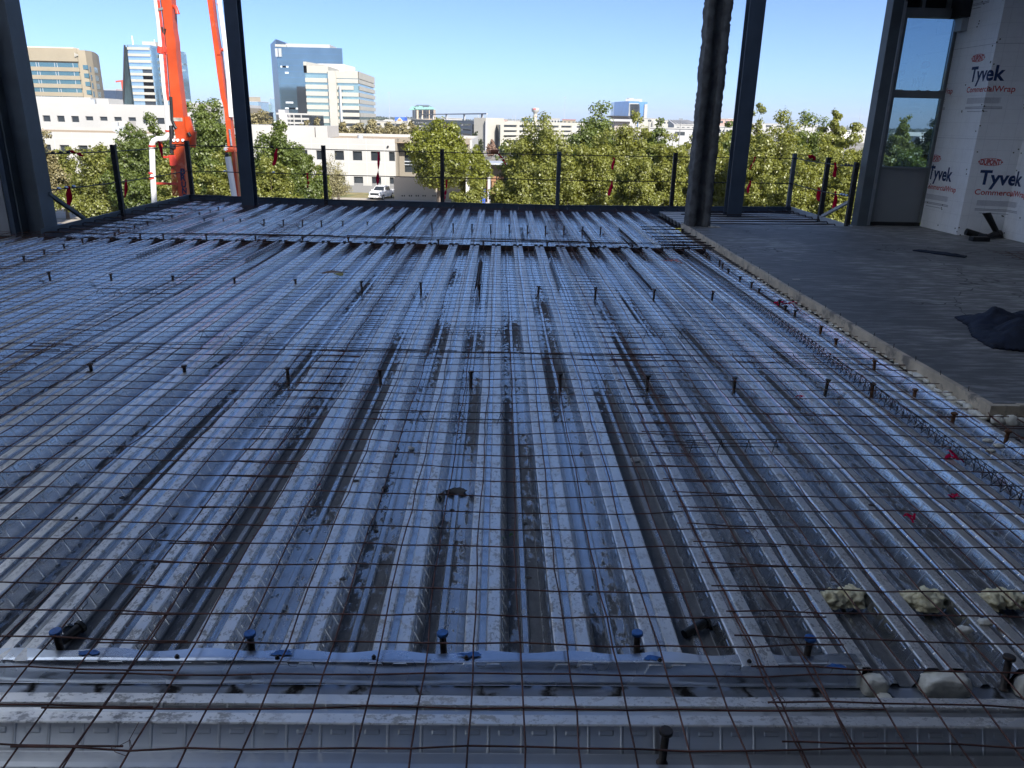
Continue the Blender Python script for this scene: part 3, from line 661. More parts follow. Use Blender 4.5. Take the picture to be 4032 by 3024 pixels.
# fireproofed column: lumpy H section
def fire_column():
    t = thing('fireproofed_column', 'thick column with rough grey sprayed fireproofing standing at the slab corner', 'column', (3.3, 12.9, 0.09))
    x0, x1, y0, y1, th, wb = 3.125, 3.475, 12.74, 13.06, 0.105, 0.05
    cx, cy = (x0 + x1) / 2, (y0 + y1) / 2
    outl = [(x0, y0), (x0 + th, y0), (x0 + th + .02, cy - wb), (x1 - th - .02, cy - wb), (x1 - th, y0), (x1, y0), (x1, y1), (x1 - th, y1), (x1 - th - .02, cy + wb), (x0 + th + .02, cy + wb), (x0 + th, y1), (x0, y1)]
    pts = []
    for (a, b), (c, d) in zip(outl, outl[1:] + outl[:1]):
        n = max(2, int(math.hypot(c - a, d - b) / 0.035))
        pts += [(a + (c - a) * i / n, b + (d - b) * i / n) for i in range(n)]
    rr = random.Random(3); rings = []; m = 150; off = [0] * len(pts)
    for k in range(m + 1):
        z = 0.09 + 4.9 * (k / m); flare = 0.04 * max(0, 1 - (z - .09) / .25)
        off = [0.55 * o + rr.gauss(0, 0.007) for o in off]
        rings.append([(cx + (px - cx) * (1 + flare) + off[i] * (1 if px > cx else -1), cy + (py - cy) * (1 + flare) + off[(i * 7) % len(off)] * (1 if py > cy else -1), z) for i, (px, py) in enumerate(pts)])
    mb = MB(); mb.loft(rings, True); mb.build('fireproofing', MFIRE, t)
    MB().box((3.45, 12.66, 0.0905), (3.64, 13.02, 0.10)).build('base_shim', MWOOD, t)
fire_column()

# gypsum wall end at the far left
t = thing('wall_end', 'grey sheathed wall end at the left border behind a steel strip', 'wall', (-7.6, 11.0, 0))
MB().box((-9.0, 11.06, -0.06), (-6.93, 11.2, 9)).build('sheathing', MGYP, t)
MB().box((-6.895, 11.03, -0.06), (-6.83, 11.17, 9)).build('edge_strip', MPAINT, t)
mb = MB().box((-9, 10.5, -0.074), (-6.5, 11.05, -0.03)); tag(mb.build('grout_ledge', MSTONE), 'dirty mortar ledge under the left column', 'ledge')

# ------------------------------------------------------------------ timber form and finished slab
mb = MB(); ys = [4.37, 6.5, 6.505, 9.3, 9.305, 13.25]
def fx(y): return 3.035 + 0.09 * max(0, (y - 6) / 7.4) ** 1.3
for a, b in ((4.372, 7.18), (7.184, 10.0), (10.004, 13.2)):
    n = 8; rings = []
    for i in range(n + 1):
        y = a + (b - a) * i / n; x = fx(y) + 0.004 * sin(y * 3)
        rings.append([(x - .019, y, 0.002), (x + .019, y, 0.002), (x + .019, y, 0.093), (x - .019, y, 0.093)])
    mb.loft(rings)
tf = thing('timber_form', 'pale timber form board along the slab edge, returning at the near corner', 'form board', (3.03, 4.37, 0))
mb.build('long_board', MWOOD, tf)
MB().box((3.018, 4.33, 0.002), (3.20, 4.369, 0.093)).box((3.203, 4.345, 0.004), (6.9, 4.383, 0.094)).build('return_board', MWOOD, tf)
for i in range(26):
    y = 4.6 + i * 0.33; x = fx(y)
    MB().tube([(x, y, 0.09), (x + rnd.uniform(-.006, .006), y, 0.125)], 0.0022, 5).build('nail', MREBAR, tf)
plan = [(fx(y) + 0.0205, y) for y in np.linspace(4.386, 13.12, 12)] + [(6.0, 13.12), (6.1, 13.56), (9.5, 13.56), (9.5, 4.386)]
mb = MB(); mb.prism(plan, -0.10, 0.089); mb.box((3.1, 13.122, -0.09), (6.02, 13.14, 0.088))
tag(mb.build('concrete_slab', MSLAB), 'dark finished concrete slab filling the right side behind the timber', 'slab', None, 'structure')
mb = MB().box((3.55, 13.145, -0.07), (6.04, 13.16, 0.094)).box((3.55, 13.16, -0.07), (6.04, 13.2, -0.06))
tag(mb.build('edge_angle', MTRIM), 'pale metal edge strip where the slab stops at the small bay', 'edge angle')

# ------------------------------------------------------------------ window wall
WY = 13.42
t = thing('window_unit', 'tall grey window with two tinted panes over a blank grey panel', 'window', (6.9, WY, 0.09))
MB().box((6.44, WY, 0.15), (6.50, WY + .1, 3.38)).box((7.30, WY, 0.15), (7.345, WY + .1, 3.38)).box((6.50, WY, 2.175), (7.30, WY + .1, 2.29)).box((6.50, WY, 1.03), (7.30, WY + .1, 1.075)).build('frame', MFRAME, t)
MB().box((6.38, WY - .02, 3.382), (7.36, WY + .12, 3.52)).build('head', MFRAME, t)
MB().box((6.502, WY + .045, 2.29), (7.298, WY + .053, 3.38)).build('pane', MGLASS, t)
MB().box((6.502, WY + .045, 1.075), (7.298, WY + .053, 2.175)).build('pane', MGLASS, t)
MB().box((6.502, WY + .03, 0.152), (7.298, WY + .07, 1.03)).build('panel', MPANEL, t)
MB().box((6.44, WY - .005, 0.09), (7.33, WY + .08, 0.149)).build('sill', MHOSE, t)
for x in (6.51, 6.57, 6.86, 7.01, 7.22): MB().box((x, WY - .004, 2.287), (x + .05, WY - .001, 2.30)).build('clip', MTRIM, t)
t2 = thing('window_transom', 'dark open strip with thin uprights above the tall window', 'transom', (6.9, WY, 3.52))
MB().box((6.38, WY + .08, 3.522), (7.36, WY + .1, 4.35)).build('backing', MDARK, t2)  # dark plate stands in for the unlit opening behind the uprights
for x in (6.40, 6.70, 7.12, 7.32): MB().box((x, WY, 3.522), (x + .05, WY + .078, 4.35)).build('upright', MFRAME, t2)
t3 = thing('corner_column', 'grey steel column with a pale conduit left of the window', 'column', (6.28, 13.35, 0.09))
MB().box((6.16, 13.27, 0.09), (6.33, 13.5, 4.4)).build('shaft', MPAINT2, t3)
MB().box((6.40, 13.38, 0.09), (6.438, 13.46, 3.6)).build('side_trim', MTRIM, t3)
MB().tube([(6.355, 13.33, 0.1), (6.355, 13.33, 1.6), (6.35, 13.33, 2.7), (6.365, 13.33, 4.3)], 0.013, 8).build('conduit', MTRIM, t3)
MB().box((6.14, 13.25, 2.26), (6.18, 13.40, 2.275)).build('bracket', MPAINT2, t3)
for z in (0.7, 1.25, 1.95, 2.55, 3.1): MB().box((6.402, 13.374, z), (6.43, 13.379, z + .09)).build('shim', MPALE, t3)

# ------------------------------------------------------------------ house wrap wall with printing
WP = [Vector(p) for p in ((7.333, 13.405, 0), (7.36, 12.32, 0), (7.965, 12.14, 0), (7.975, 4.0, 0), (7.975, -7.9, 0))]
WU = [0.0]
for a, b in zip(WP, WP[1:]): WU.append(WU[-1] + (b - a).length)
def wallpt(u, z, off=0.0):
    for i in range(len(WP) - 1):
        if u <= WU[i + 1] or i == len(WP) - 2: break
    d = (WP[i + 1] - WP[i]).normalized(); n = Vector((d.y, -d.x, 0))
    if n.x > 0.3 or n.y > 0.5: n = -n
    p = WP[i] + d * (u - WU[i]) + n * off
    return Vector((p.x, p.y, z))
tw = thing('house_wrap_wall', 'white wrapped wall with navy and red printing, stepping in and out beside the window', 'wall', (7.5, 12.3, 0.09))
def wrap_sheet():
    us = []; 
    for a, b in zip(WU, WU[1:]):
        n = max(2, int((b - a) / 0.12)); us += [a + (b - a) * i / n for i in range(n)]
    us.append(WU[-1]); zs = [0.09 + 4.4 * i / 34 for i in range(35)]
    me = bpy.data.meshes.new('wrap'); vs = []; fs = []; rr = random.Random(5)
    corner = set(round(x, 4) for x in WU)
    L = root_loc(tw)
    for u in us:
        for z in zs:
            p = wallpt(u, z, 0 if round(u, 4) in corner else rr.uniform(0, 0.0012)); vs.append(p - L)
    m = len(zs)
    for i in range(len(us) - 1):
        for j in range(m - 1): fs.append((i * m + j, (i + 1) * m + j, (i + 1) * m + j + 1, i * m + j + 1))
    n0 = len(vs)
    me.from_pydata(vs, [], fs)
    uv = me.uv_layers.new(name='UVMap')
    for pl in me.polygons:
        for li in pl.loop_indices:
            vi = me.loops[li].vertex_index; uv.data[li].uv = (us[vi // m], zs[vi % m])
    me.materials.append(MTYV); o = bpy.data.objects.new('wrap', me); COL.objects.link(o); o.parent = tw
    # solid wall behind
    mb = MB(); pl = [wallpt(u, 0) for u in WU]; pl = [(p.x + .006, p.y + .006) for p in pl]
    mb.prism(pl + [(8.6, -7.9), (8.6, 13.405)], 0.088, 4.5); mb.build('backing', MGYP, tw)
wrap_sheet()

def text_tris(body, weight=0.0, shear=0.0, space=1.0):
    cu = bpy.data.curves.new('t', 'FONT'); cu.body = body; cu.size = 1; cu.offset = weight; cu.resolution_u = 4; cu.shear = shear; cu.space_character = space
    o = bpy.data.objects.new('t', cu); COL.objects.link(o); bpy.context.view_layer.update()
    dg = bpy.context.evaluated_depsgraph_get(); me = bpy.data.meshes.new_from_object(o.evaluated_get(dg))
    v = [tuple(x.co) for x in me.vertices]; f = [tuple(p.vertices) for p in me.polygons]
    bpy.data.objects.remove(o); bpy.data.meshes.remove(me)
    xs = [p[0] for p in v]; x0, x1 = min(xs), max(xs)
    return [((p[0] - x0) / (x1 - x0), p[1]) for p in v], f, x1 - x0

def print_on_wall(v2, fs, mat, name, off=0.0035, umin=0.012):
    'v2 are (u, z) points on the unrolled wall; the print is cut at the folds and wrapped round them'
    bm = bmesh.new(); bv = [bm.verts.new((u, 0, z)) for u, z in v2]
    for f in fs:
        try: bm.faces.new([bv[i] for i in f])
        except ValueError: pass
    for c in WU[1:4]:
        bmesh.ops.bisect_plane(bm, geom=bm.verts[:] + bm.edges[:] + bm.faces[:], plane_co=(c, 0, 0), plane_no=(1, 0, 0))
    bmesh.ops.bisect_plane(bm, geom=bm.verts[:] + bm.edges[:] + bm.faces[:], plane_co=(umin, 0, 0), plane_no=(1, 0, 0), clear_inner=True)
    L = root_loc(tw)
    for v in bm.verts:
        u, z = v.co.x, v.co.z; v.co = wallpt(u, z, off) - L
    if not bm.faces: bm.free(); return
    me = bpy.data.meshes.new(name); bm.to_mesh(me); bm.free(); me.materials.append(mat)
    o = bpy.data.objects.new(name, me); COL.objects.link(o); o.parent = tw

TXT = {}
def put_text(body, u0, zb, width, hscale, mat, name, weight=0.0):
    if (body, weight) not in TXT: TXT[(body, weight)] = text_tris(body, weight)
    v, f, wd = TXT[(body, weight)]
    print_on_wall([(u0 + a * width, zb + b * hscale) for a, b in v], f, mat, name)
def rect(u0, u1, z0, z1, mat, name): print_on_wall([(u0, z0), (u1, z0), (u1, z1), (u0, z1)], [(0, 1, 2, 3)], mat, name)
def oval_logo(uc, zc, hw, hh):
    put_text('DUPONT', uc - hw * 0.78, zc - hh * 0.72, hw * 1.56, hh * 2.02, MTYRED, 'logo_letters', 0.035)
    # trim above and below so the letters fill a lens; side wedges close the ends
    for s in (-1, 1):
        n = 8; arc = [(uc + s * hw * (0.84 + 0.0 * a), zc + hh * (0.55 - 1.1 * i / n)) for i, a in enumerate(range(n + 1))]
        print_on_wall([(uc + s * hw * 0.85, zc + hh * .42), (uc + s * hw, zc), (uc + s * hw * 0.85, zc - hh * .42)], [(0, 1, 2)], MTYRED, 'logo_mark')
    for sg in (-1, 1):
        n = 16; top = [(uc + hw * .86 * (2 * i / n - 1), zc + sg * hh * (1 - 0.45 * abs(2 * i / n - 1) ** 2)) for i in range(n + 1)]
        inn = [(a, b - sg * hh * 0.13) for a, b in top]
        print_on_wall(top + inn, [(i, i + 1, n + 2 + i, n + 1 + i) for i in range(n)], MTYRED, 'logo_mark')
cells = []
for r_, (zb, u_off) in enumerate(((0.893, -0.035), (2.408, 0.605), (3.92, -0.035))):
    for k in range(-1, 10): cells.append((u_off + 1.27 * k, zb))
for u, zb in cells:
    if u > 11.5 or u < -1: continue
    put_text('Tyvek', u, zb, 0.69, 0.30, MTYINK, 'brand_lettering', 0.028)
    put_text('CommercialWrap', u - 0.02, zb - 0.16, 0.885, 0.118, MTYRED, 'brand_lettering', 0.012)
    if u > -0.4: oval_logo(u + 0.11, zb + 0.335, 0.175, 0.058)
    for j in range(6): rect(u + 0.04, u + 0.70 - 0.02 * (j % 2), zb - 0.255 - j * 0.014, zb - 0.247 - j * 0.014, MTYGREY, 'small_print')
    for j in range(2): rect(u + 0.03, u + 0.74, zb - 0.385 - j * 0.02, zb - 0.373 - j * 0.02, MTYGREY, 'small_print')
    rect(u + 0.10, u + 0.55, zb - 0.447, zb - 0.437, MTYGREY, 'small_print')
rect(0.013, 5.0, 2.915, 2.921, MTYGREY, 'lap_seam'); rect(0.013, 5.0, 1.56, 1.564, MTYGREY, 'lap_seam')
caps = MB(); rr = random.Random(8)
for i in range(120):
    u = rr.choice((0.08, 0.55, 1.03, 1.11, 1.66, 1.76, 2.1, 2.5, 3.1, 3.6, 4.1)) + rr.uniform(-.03, .03); z = 0.15 + 0.31 * rr.randrange(0, 14) + rr.uniform(-.06, .06)
    p = wallpt(u, z, 0.002); q = wallpt(u, z, 0.006); caps.tube([p, q], 0.011, 8)
cp = caps.build('fastener_cap', MSTAPLE, tw); cp['kind'] = 'stuff'
mb = MB(); p = wallpt(0.16, 3.3, 0.05)
mb.box((p.x - .05, p.y - .10, 3.17), (p.x + .06, p.y + .10, 3.36)); tb = thing('wall_bracket', 'small pale box and dark duct stub at the top of the wrapped wall', 'wall box', (p.x, p.y, 3.2))
mb.build('box', MTRIM, tb); MB().box((p.x - .10, p.y - .12, 3.37), (p.x + .08, p.y + .22, 3.75)).build('duct_stub', MBLACK, tb)

# ------------------------------------------------------------------ rest of the building we stand in (shades the deck)
MSOFF = simple('dull soffit', (0.035, 0.042, 0.06), 0.8); MOUT = simple('outer wall panels', (0.40, 0.41, 0.43), 0.8)
BZ = 28.0; GZ0 = -10.0
mb = MB(); mb.prism([(3.45, 13.05), (8.8, 13.35), (8.8, -1.2), (40, -1.2), (40, -22), (0.2, -22), (0.2, -1.2), (3.45, -1.2)], 4.45, BZ); mb.box((-7, -22, 4.45), (0.19, -1.2, 11.5)); mb.box((-12.5, -22, 4.45), (-7.01, -1.2, 6.5))
tag(mb.build('upper_storeys', MOUT), None, None, None, 'structure')
mb = MB(); mb.box((-13.0, -8.6, -0.08), (8.6, -8.3, 4.44)); tag(mb.build('back_wall', MSOFF), None, None, None, 'structure')
mb = MB(); mb.box((-13.0, -22, -0.3), (9.5, -1.11, -0.08)); tag(mb.build('floor_behind', MSLAB), None, None, None, 'structure')
mb = MB(); mb.box((-8.8, -8.3, -4.6), (9.4, 15.2, -4.3)); mb.box((9.3, -8.3, -4.29), (9.4, 13.0, -0.31)); mb.box((-8.9, -8.3, -4.29), (-8.81, 15.2, -0.36)); mb.box((-8.8, 15.1, -4.29), (6.2, 15.2, -0.51)); mb.box((6.21, 13.0, -4.29), (9.4, 13.1, -0.31)); mb.box((-13.0, -8.75, -4.6), (9.4, -8.61, 4.44)); tag(mb.build('lower_floor', MSLAB), None, None, None, 'structure')

# added block outside the view on the left, bouncing sunlight onto the deck
mb = MB(); WX, y0_, y1_ = -13.5, -14.0, 17.5; n_ = 9; st_ = (y1_ - y0_) / n_
for k in range(n_ + 1): mb.box((WX - .4, y0_ + k * st_ - 1.1, GZ0), (WX, y0_ + k * st_ + 1.1, 26))
for f in range(10): mb.box((WX - .41, y0_, GZ0 + f * 3.9 - .01), (WX - .02, y1_, GZ0 + f * 3.9 + 1.9))
mb.box((WX - 14, y0_, GZ0), (WX - .42, y1_, 25.8))
tag(mb.build('side_block', simple('pale blue bounce panels', (0.72, 0.81, 0.93), 0.8, 0, .05, .4)), None, None, None, 'structure')

# ------------------------------------------------------------------ loose things on the deck and the slab
def lump(name, mat, loc, size, seed, label, cat, group=None, flat=False, sub=3, amp=0.22, freq=2.2, parent=None, boxy=1.0):
    bm = bmesh.new(); bmesh.ops.create_icosphere(bm, subdivisions=sub, radius=1)
    from mathutils import noise as N
    for v in bm.verts:
        if boxy != 1.0: v.co = Vector([math.copysign(abs(c) ** boxy, c) for c in v.co])
        n = N.fractal(v.co * freq + Vector((seed * 3.7, seed, 0)), 0.9, 2.1, 4)
        v.co *= 1 + amp * n
        if flat and v.co.z < 0: v.co.z *= 0.15
        v.co = Vector((v.co.x * size[0], v.co.y * size[1], v.co.z * size[2]))
    me = bpy.data.meshes.new(name); bm.to_mesh(me); bm.free(); me.materials.append(mat)
    if not name.startswith('rubble'): me.polygons.foreach_set('use_smooth', [True] * len(me.polygons))
    o = bpy.data.objects.new(name, me); COL.objects.link(o); o.location = loc
    if parent: o.parent = parent
    return tag(o, label, cat, group)
for i, x in enumerate((1.3375, 1.6425, 1.9475)):
    t = thing('foam_plug', 'lumpy yellow foam plug in a deck valley, %s of three from the left' % ORD[i], 'foam', (x, 2.49, -0.075), 'yellow foam plugs')
    mb = MB()
    for s, k in ((-1, 0), (1, 1)):
        lump('foam_lump', MFOAMY, (s * 0.040, 0.008 * s, 0.036), (0.050, 0.045 + .01 * k, 0.044), i * 5 + k + 1, None, None, None, True, 4, 0.38, 2.6, t)
    if i == 1: lump('foam_lump', MFOAMY, (0.0, -0.03, 0.04), (0.06, 0.045, 0.045), 33, None, None, None, True, 4, 0.34, 1.9, t)
for i, (x, y, z, a, b, c) in enumerate(((1.49, 2.04, -0.072, 0.080, 0.035, 0.062), (1.255, 2.04, -0.074, 0.038, 0.03, 0.055), (1.27, 1.99, -0.077, 0.024, 0.022, 0.024), (1.80, 2.04, -0.072, 0.075, 0.035, 0.062))):
    tag(lump('foam_dome', MFOAMW, (x, y, z), (a, b, c), i + 40, None, None, None, True, 4, 0.10, 2.0, None, 0.55), ('broad white foam dome plugging a rib end at lower right', 'upright white foam blob right of the flashing end', 'small white foam ball in front of the flashing end', 'white foam dome by the dark stud at the right border')[i], 'foam')
rr = random.Random(21)
for i in range(46):
    y = 4.35 + 5.2 * (i / 46) ** 1.25; s = rr.uniform(0.018, 0.032) if y < 5.2 else rr.uniform(0.008, 0.018)
    lump('foam_blob', MFOAMW, (3.012 - rr.uniform(.0, .02) - s * .3, y, 0.004 + rr.uniform(0, .012)), (s, s * rr.uniform(1.2, 2.6), s * .8), i, 'pale foam blob in the bead squeezed out under the timber form', 'foam', 'foam bead under the timber form', False, 2, 0.2, 1.5)
for i in range(14):
    x = 3.05 + i * 0.075; s = rr.uniform(0.025, 0.042)
    lump('foam_blob', MFOAMW, (x, 4.29 + rr.uniform(-.03, .02), 0.0 + rr.uniform(0, .02)), (s * 1.2, s, s), i + 60, 'white foam blob below the timber return at the right border', 'foam', 'foam below the timber return', False, 2, 0.2, 1.5)
for i, (px, py) in enumerate(((3880, 2450), (3795, 2480), (3900, 1775), (3935, 1755), (3890, 1735))):
    p = onz(px, py, 0.004); lump('foam_crumb', MFOAMW, p, (0.03, 0.018, 0.012), i + 80, 'crumb of pale foam on the deck, %s' % ('on a rib at lower right', 'on a lower right rib, left of another', 'by the rusty stud near the timber corner', 'near the right border below the corner', 'small one below the timber corner')[i], 'foam')

def stone(px, py, z, s, label, m=None, k=0):
    p = onz(px, py, z); rr = random.Random(int(px + py))
    return lump('rubble_piece', m or MSTONE, p, (s * rr.uniform(.8, 1.3), s * rr.uniform(.7, 1.1), s * rr.uniform(.35, .6)), int(px), label, 'rubble', 'crumbs and rubble on the deck', True, 2, 0.5, 1.4)
stone(1800, 1937, -0.07, 0.05, 'brick-sized dark lump in a valley just left of the deck centre'); stone(1615, 1767, -0.07, 0.02, 'pale folded scrap in a valley left of centre', MPALE); stone(2503, 1812, -0.07, 0.03, 'pale crumpled scrap in a valley right of centre', MPALE)
stone(1510, 1925, -0.07, 0.025, 'dark crumb beside a web left of centre'); stone(1400, 1895, 0.0, 0.015, 'dark crumb on a rib top left of centre')
sp = ((1345, 2105), (1780, 2010), (1500, 1945), (1840, 2015), (720, 1760), (350, 1650), (1150, 1630), (930, 1590), (1060, 1660), (2110, 1600), (2420, 1590), (1185, 1690), (2240, 1455), (2110, 1240), (2320, 1120), (1770, 1160), (2000, 1150), (1420, 1320), (1590, 1310), (1600, 1340), (1890, 1215), (2150, 1275), (2130, 1395), (2610, 1440), (1480, 2090), (2080, 2275), (2760, 2360), (2180, 2370), (1350, 2280), (2020, 2040), (2065, 2060), (2200, 1310), (2800, 1880), (3250, 2030), (3430, 1990), (3050, 2230), (640, 2050), (300, 2040), (480, 1960), (1000, 2110))
for i, (px, py) in enumerate(sp): stone(px, py, 0.002 if i % 3 else -0.072, rnd.uniform(0.006, 0.013), 'tiny dark crumb of rubble lying on the deck')
for i, (px, py, a) in enumerate(((262, 2510, 1.15), (2735, 2475, 0.55))):
    p = onz(px, py, -0.05); d = Vector((cos(a), sin(a), 0.12)) * 0.05
    mb = MB().tube([p - d, p + d], 0.017, 10).tube([p + d, p + d * 1.25], 0.024, 10)
    tag(mb.build('pipe_scrap', MRUBBER, None, p), ('short black fitting lying in a valley at lower left', 'short black stick lying in a dirty valley right of centre')[i], 'scrap')
# leaves and tape
def leafbit(px, py, z, ln, wd, ang, mat, label, name='dry_leaf', cat='leaf'):
    p = onz(px, py, z); d = Vector((cos(ang), sin(ang), 0)); s = Vector((-sin(ang), cos(ang), 0)); vs = []; n = 6
    for i in range(n + 1):
        f = i / n; ww = wd * sin(pi * (0.06 + 0.9 * f)); c = p + d * ln * (f - .5) + Vector((0, 0, 0.012 * sin(f * 4)))
        vs += [c - s * ww / 2, c + Vector((0, 0, .004)), c + s * ww / 2]
    fs = [(i * 3 + k, i * 3 + k + 1, i * 3 + k + 4, i * 3 + k + 3) for i in range(n) for k in (0, 1)]
    nv = len(vs); vs = vs + [v - Vector((0, 0, .0015)) for v in vs]; fs = fs + [tuple(nv + a for a in f[::-1]) for f in fs]
    tag(MB().add(vs, fs, True).build(name, mat, None, p), label, cat)
MLEAFY = simple('dry leaf', (0.28, 0.24, 0.06), 0.7); MLEAFB = simple('brown leaf', (0.16, 0.09, 0.04), 0.8); MLEAFG = simple('green leaf', (0.05, 0.16, 0.02), 0.6)
leafbit(1977, 2362, -0.06, 0.085, 0.016, 1.9, MLEAFY, 'narrow yellow green leaf in the dirty valley at the centre')
leafbit(2016, 2110, -0.068, 0.025, 0.02, 0.3, MLEAFG, 'small bright green leaf in the dirty centre valley')
leafbit(1315, 1073, 0.07, 0.28, 0.14, 0.5, MLEAFB, 'large dry brown leaf caught on the mesh, upper left of centre')
leafbit(1330, 1080, 0.10, 0.2, 0.11, 2.2, MLEAFY, 'dry yellowish leaf beside the large brown one on the mesh')
for i, (px, py, s) in enumerate(((3090, 1190, 0.12), (3752, 1795, 0.065), (3748, 1950, 0.035), (3590, 2035, 0.035), (3150, 1560, 0.03), (1255, 1908, 0.012))):
    p = onz(px, py, 0.01); rr = random.Random(i); t = thing('tape_scrap', ('crumpled red tape beside the row of right studs', 'red tape scrap under the long wire bolster', 'small red scrap on a rib left of the long bolster', 'red scrap in a dirty valley at lower right', 'thin red twine on a rib right of centre', 'tiny red cap on the deck left of centre')[i], 'tape', p)
    mb = MB()
    for k in range(4):
        a = rr.uniform(0, 6); q = p + Vector((cos(a), sin(a), 0)) * s * .35; d = Vector((cos(a + 1), sin(a + 1), rr.uniform(-.2, .5))) * s * .5
        mb.bar(q - d, q + d, s * .28, 0.002); mb.bar(q + d, q + d * 1.5 + Vector((0, 0, -s * .2)), s * .25, 0.002)
    mb.build('strip', MRIB, t)
# orange cross sprayed on a rib top
p = onz(2655, 1025, 0.0035); mb = MB()
for a, l in ((0.2, 0.30), (1.9, 0.36), (0.9, .2)):
    d = Vector((cos(a), sin(a), 0)); mb.bar(p - d * l / 2, p + d * l / 2, 0.022, 0.002); p = p + Vector((0.0, 0.0, 0.0021))
tag(mb.build('spray_mark', simple('orange spray', (0.75, 0.14, 0.06), 0.6), None, p), 'orange sprayed cross on the rib top near the girder gap', 'spray mark')

# jacket
def cloth(poly, zbase, hgt, seed, name, label, cat, mat):
    xs = [p[0] for p in poly]; ys = [p[1] for p in poly]; n = 84
    from mathutils import noise as N
    def inside(x, y):
        c = False
        for (a, b), (d, e) in zip(poly, poly[1:] + poly[:1]):
            if (b > y) != (e > y) and x < (d - a) * (y - b) / (e - b) + a: c = not c
        return c
    def dist(x, y):
        m = 9
        for (a, b), (d, e) in zip(poly, poly[1:] + poly[:1]):
            L2 = (d - a) ** 2 + (e - b) ** 2; t = max(0, min(1, ((x - a) * (d - a) + (y - b) * (e - b)) / L2)); m = min(m, math.hypot(x - a - t * (d - a), y - b - t * (e - b)))
        return m
    idx = {}; vs = []; fs = []
    for i in range(n + 1):
        for j in range(n + 1):
            x = min(xs) + (max(xs) - min(xs)) * i / n; y = min(ys) + (max(ys) - min(ys)) * j / n
            if inside(x, y):
                k = min(1, dist(x, y) / 0.22); q = Vector((x * 2.6, y * 2.6, seed))
                h = 0.012 + hgt * k ** .7 * (0.25 + 0.75 * abs(N.noise(q)) * 1.6 + 0.3 * max(0, (x - min(xs)) / (max(xs) - min(xs)))) + k * (0.045 * abs(N.noise(q * 2.7)) + 0.02 * N.noise(q * 6.5))
                idx[(i, j)] = len(vs); vs.append((x, y, zbase + max(0.008, h)))
    top = len(vs); vs = vs + [(a, b, zbase + .001) for a, b, c in vs]
    edges = {}
    for i in range(n):
        for j in range(n):
            q = [(i, j), (i + 1, j), (i + 1, j + 1), (i, j + 1)]
            if all(z in idx for z in q):
                f = [idx[z] for z in q]; fs.append(tuple(f)); fs.append(tuple(top + a for a in f[::-1]))
                for a, b in zip(f, f[1:] + f[:1]): edges[(a, b)] = 1
    for a, b in edges:
        if (b, a) not in edges: fs.append((b, a, top + a, top + b))
    return tag(MB().add(vs, fs, True).build(name, mat, None, (poly[0][0], poly[0][1], zbase)), label, cat)
cloth([(4.08, 6.62), (4.02, 6.3), (3.86, 5.98), (3.80, 5.62), (4.1, 5.50), (5.1, 5.55), (5.5, 6.2), (5.1, 6.85), (4.55, 6.70)], 0.09, 0.13, 2.0, 'work_jacket', 'crumpled dark navy jacket dropped on the slab at the right border', 'jacket', MJACKET)
cloth([(5.72, 10.55), (5.9, 10.25), (6.15, 10.0), (6.25, 10.12), (6.1, 10.42), (5.85, 10.62)], 0.09, 0.02, 6.0, 'rag', 'flat dark rag lying alone on the slab', 'rag', MJACKET)
# boots
def boot(name, label, heel, toe, top, lean_ok=True):
    heel, toe, top = Vector(heel), Vector(toe), Vector(top); t = thing(name, label, 'boot', heel, 'black rubber boots')
    ax = (toe - heel).normalized(); L = (toe - heel).length
    shaft0 = heel + ax * L * 0.22
    up = (top - shaft0).normalized(); side = ax.cross(up).normalized(); nz = side.cross(ax).normalized()
    if nz.dot(up) < 0: nz = -nz
    rings = []
    for f, w_, h_, c_ in ((0.0, .028, .05, .055), (0.06, .036, .06, .06), (0.3, .038, .062, .066), (0.5, .036, .05, .058), (0.7, .044, .04, .046), (0.88, .042, .032, .038), (0.97, .03, .022, .028), (1.0, .012, .01, .024)):
        c = heel + ax * L * f + nz * c_
        rings.append([c + side * w_ * cos(2 * pi * k / 14) + nz * h_ * sin(2 * pi * k / 14) for k in range(14)])
    MB().loft(rings, True).build('foot', MRUBBER, t)
    n = 9; rg = []; Ls = (top - shaft0).length
    for i in range(n + 1):
        f = i / n; c = shaft0 + nz * 0.04 * (1 - f) + (top - shaft0) * f
        a_ = 0.048 + 0.018 * f - 0.010 * sin(pi * f); b_ = 0.040 + 0.014 * f
        rg.append([c + ax * a_ * cos(2 * pi * k / 14) + side * b_ * sin(2 * pi * k / 14) for k in range(14)])
    MB().loft(rg, True, True).build('shaft', MRUBBER, t)
    so_ = []
    for f, w_ in ((-.02, .03), (.1, .04), (.45, .036), (.75, .05), (.95, .04), (1.02, .015)):
        c = heel + ax * L * f; so_.append([c - side * w_, c + side * w_, c + side * w_ + nz * .016, c - side * w_ + nz * .016])
    MB().loft(so_).build('sole', MHOSE, t)
boot('rubber_boot', 'black rubber boot standing with its shaft leaning left against the wrapped wall', (7.93, 12.06, 0.092), (7.63, 11.95, 0.092), (7.60, 12.05, 0.47))
boot('rubber_boot', 'black rubber boot lying on its side at the wall corner', (7.64, 12.03, 0.11), (7.60, 11.84, 0.12), (7.38, 12.12, 0.17))
mb = MB().box((7.20, 11.60, 0.091), (7.46, 11.72, 0.15)).box((7.205, 11.60, 0.1505), (7.455, 11.715, 0.157)); tag(mb.build('black_tray', MRUBBER), 'small black block on the slab in front of the boots', 'block')
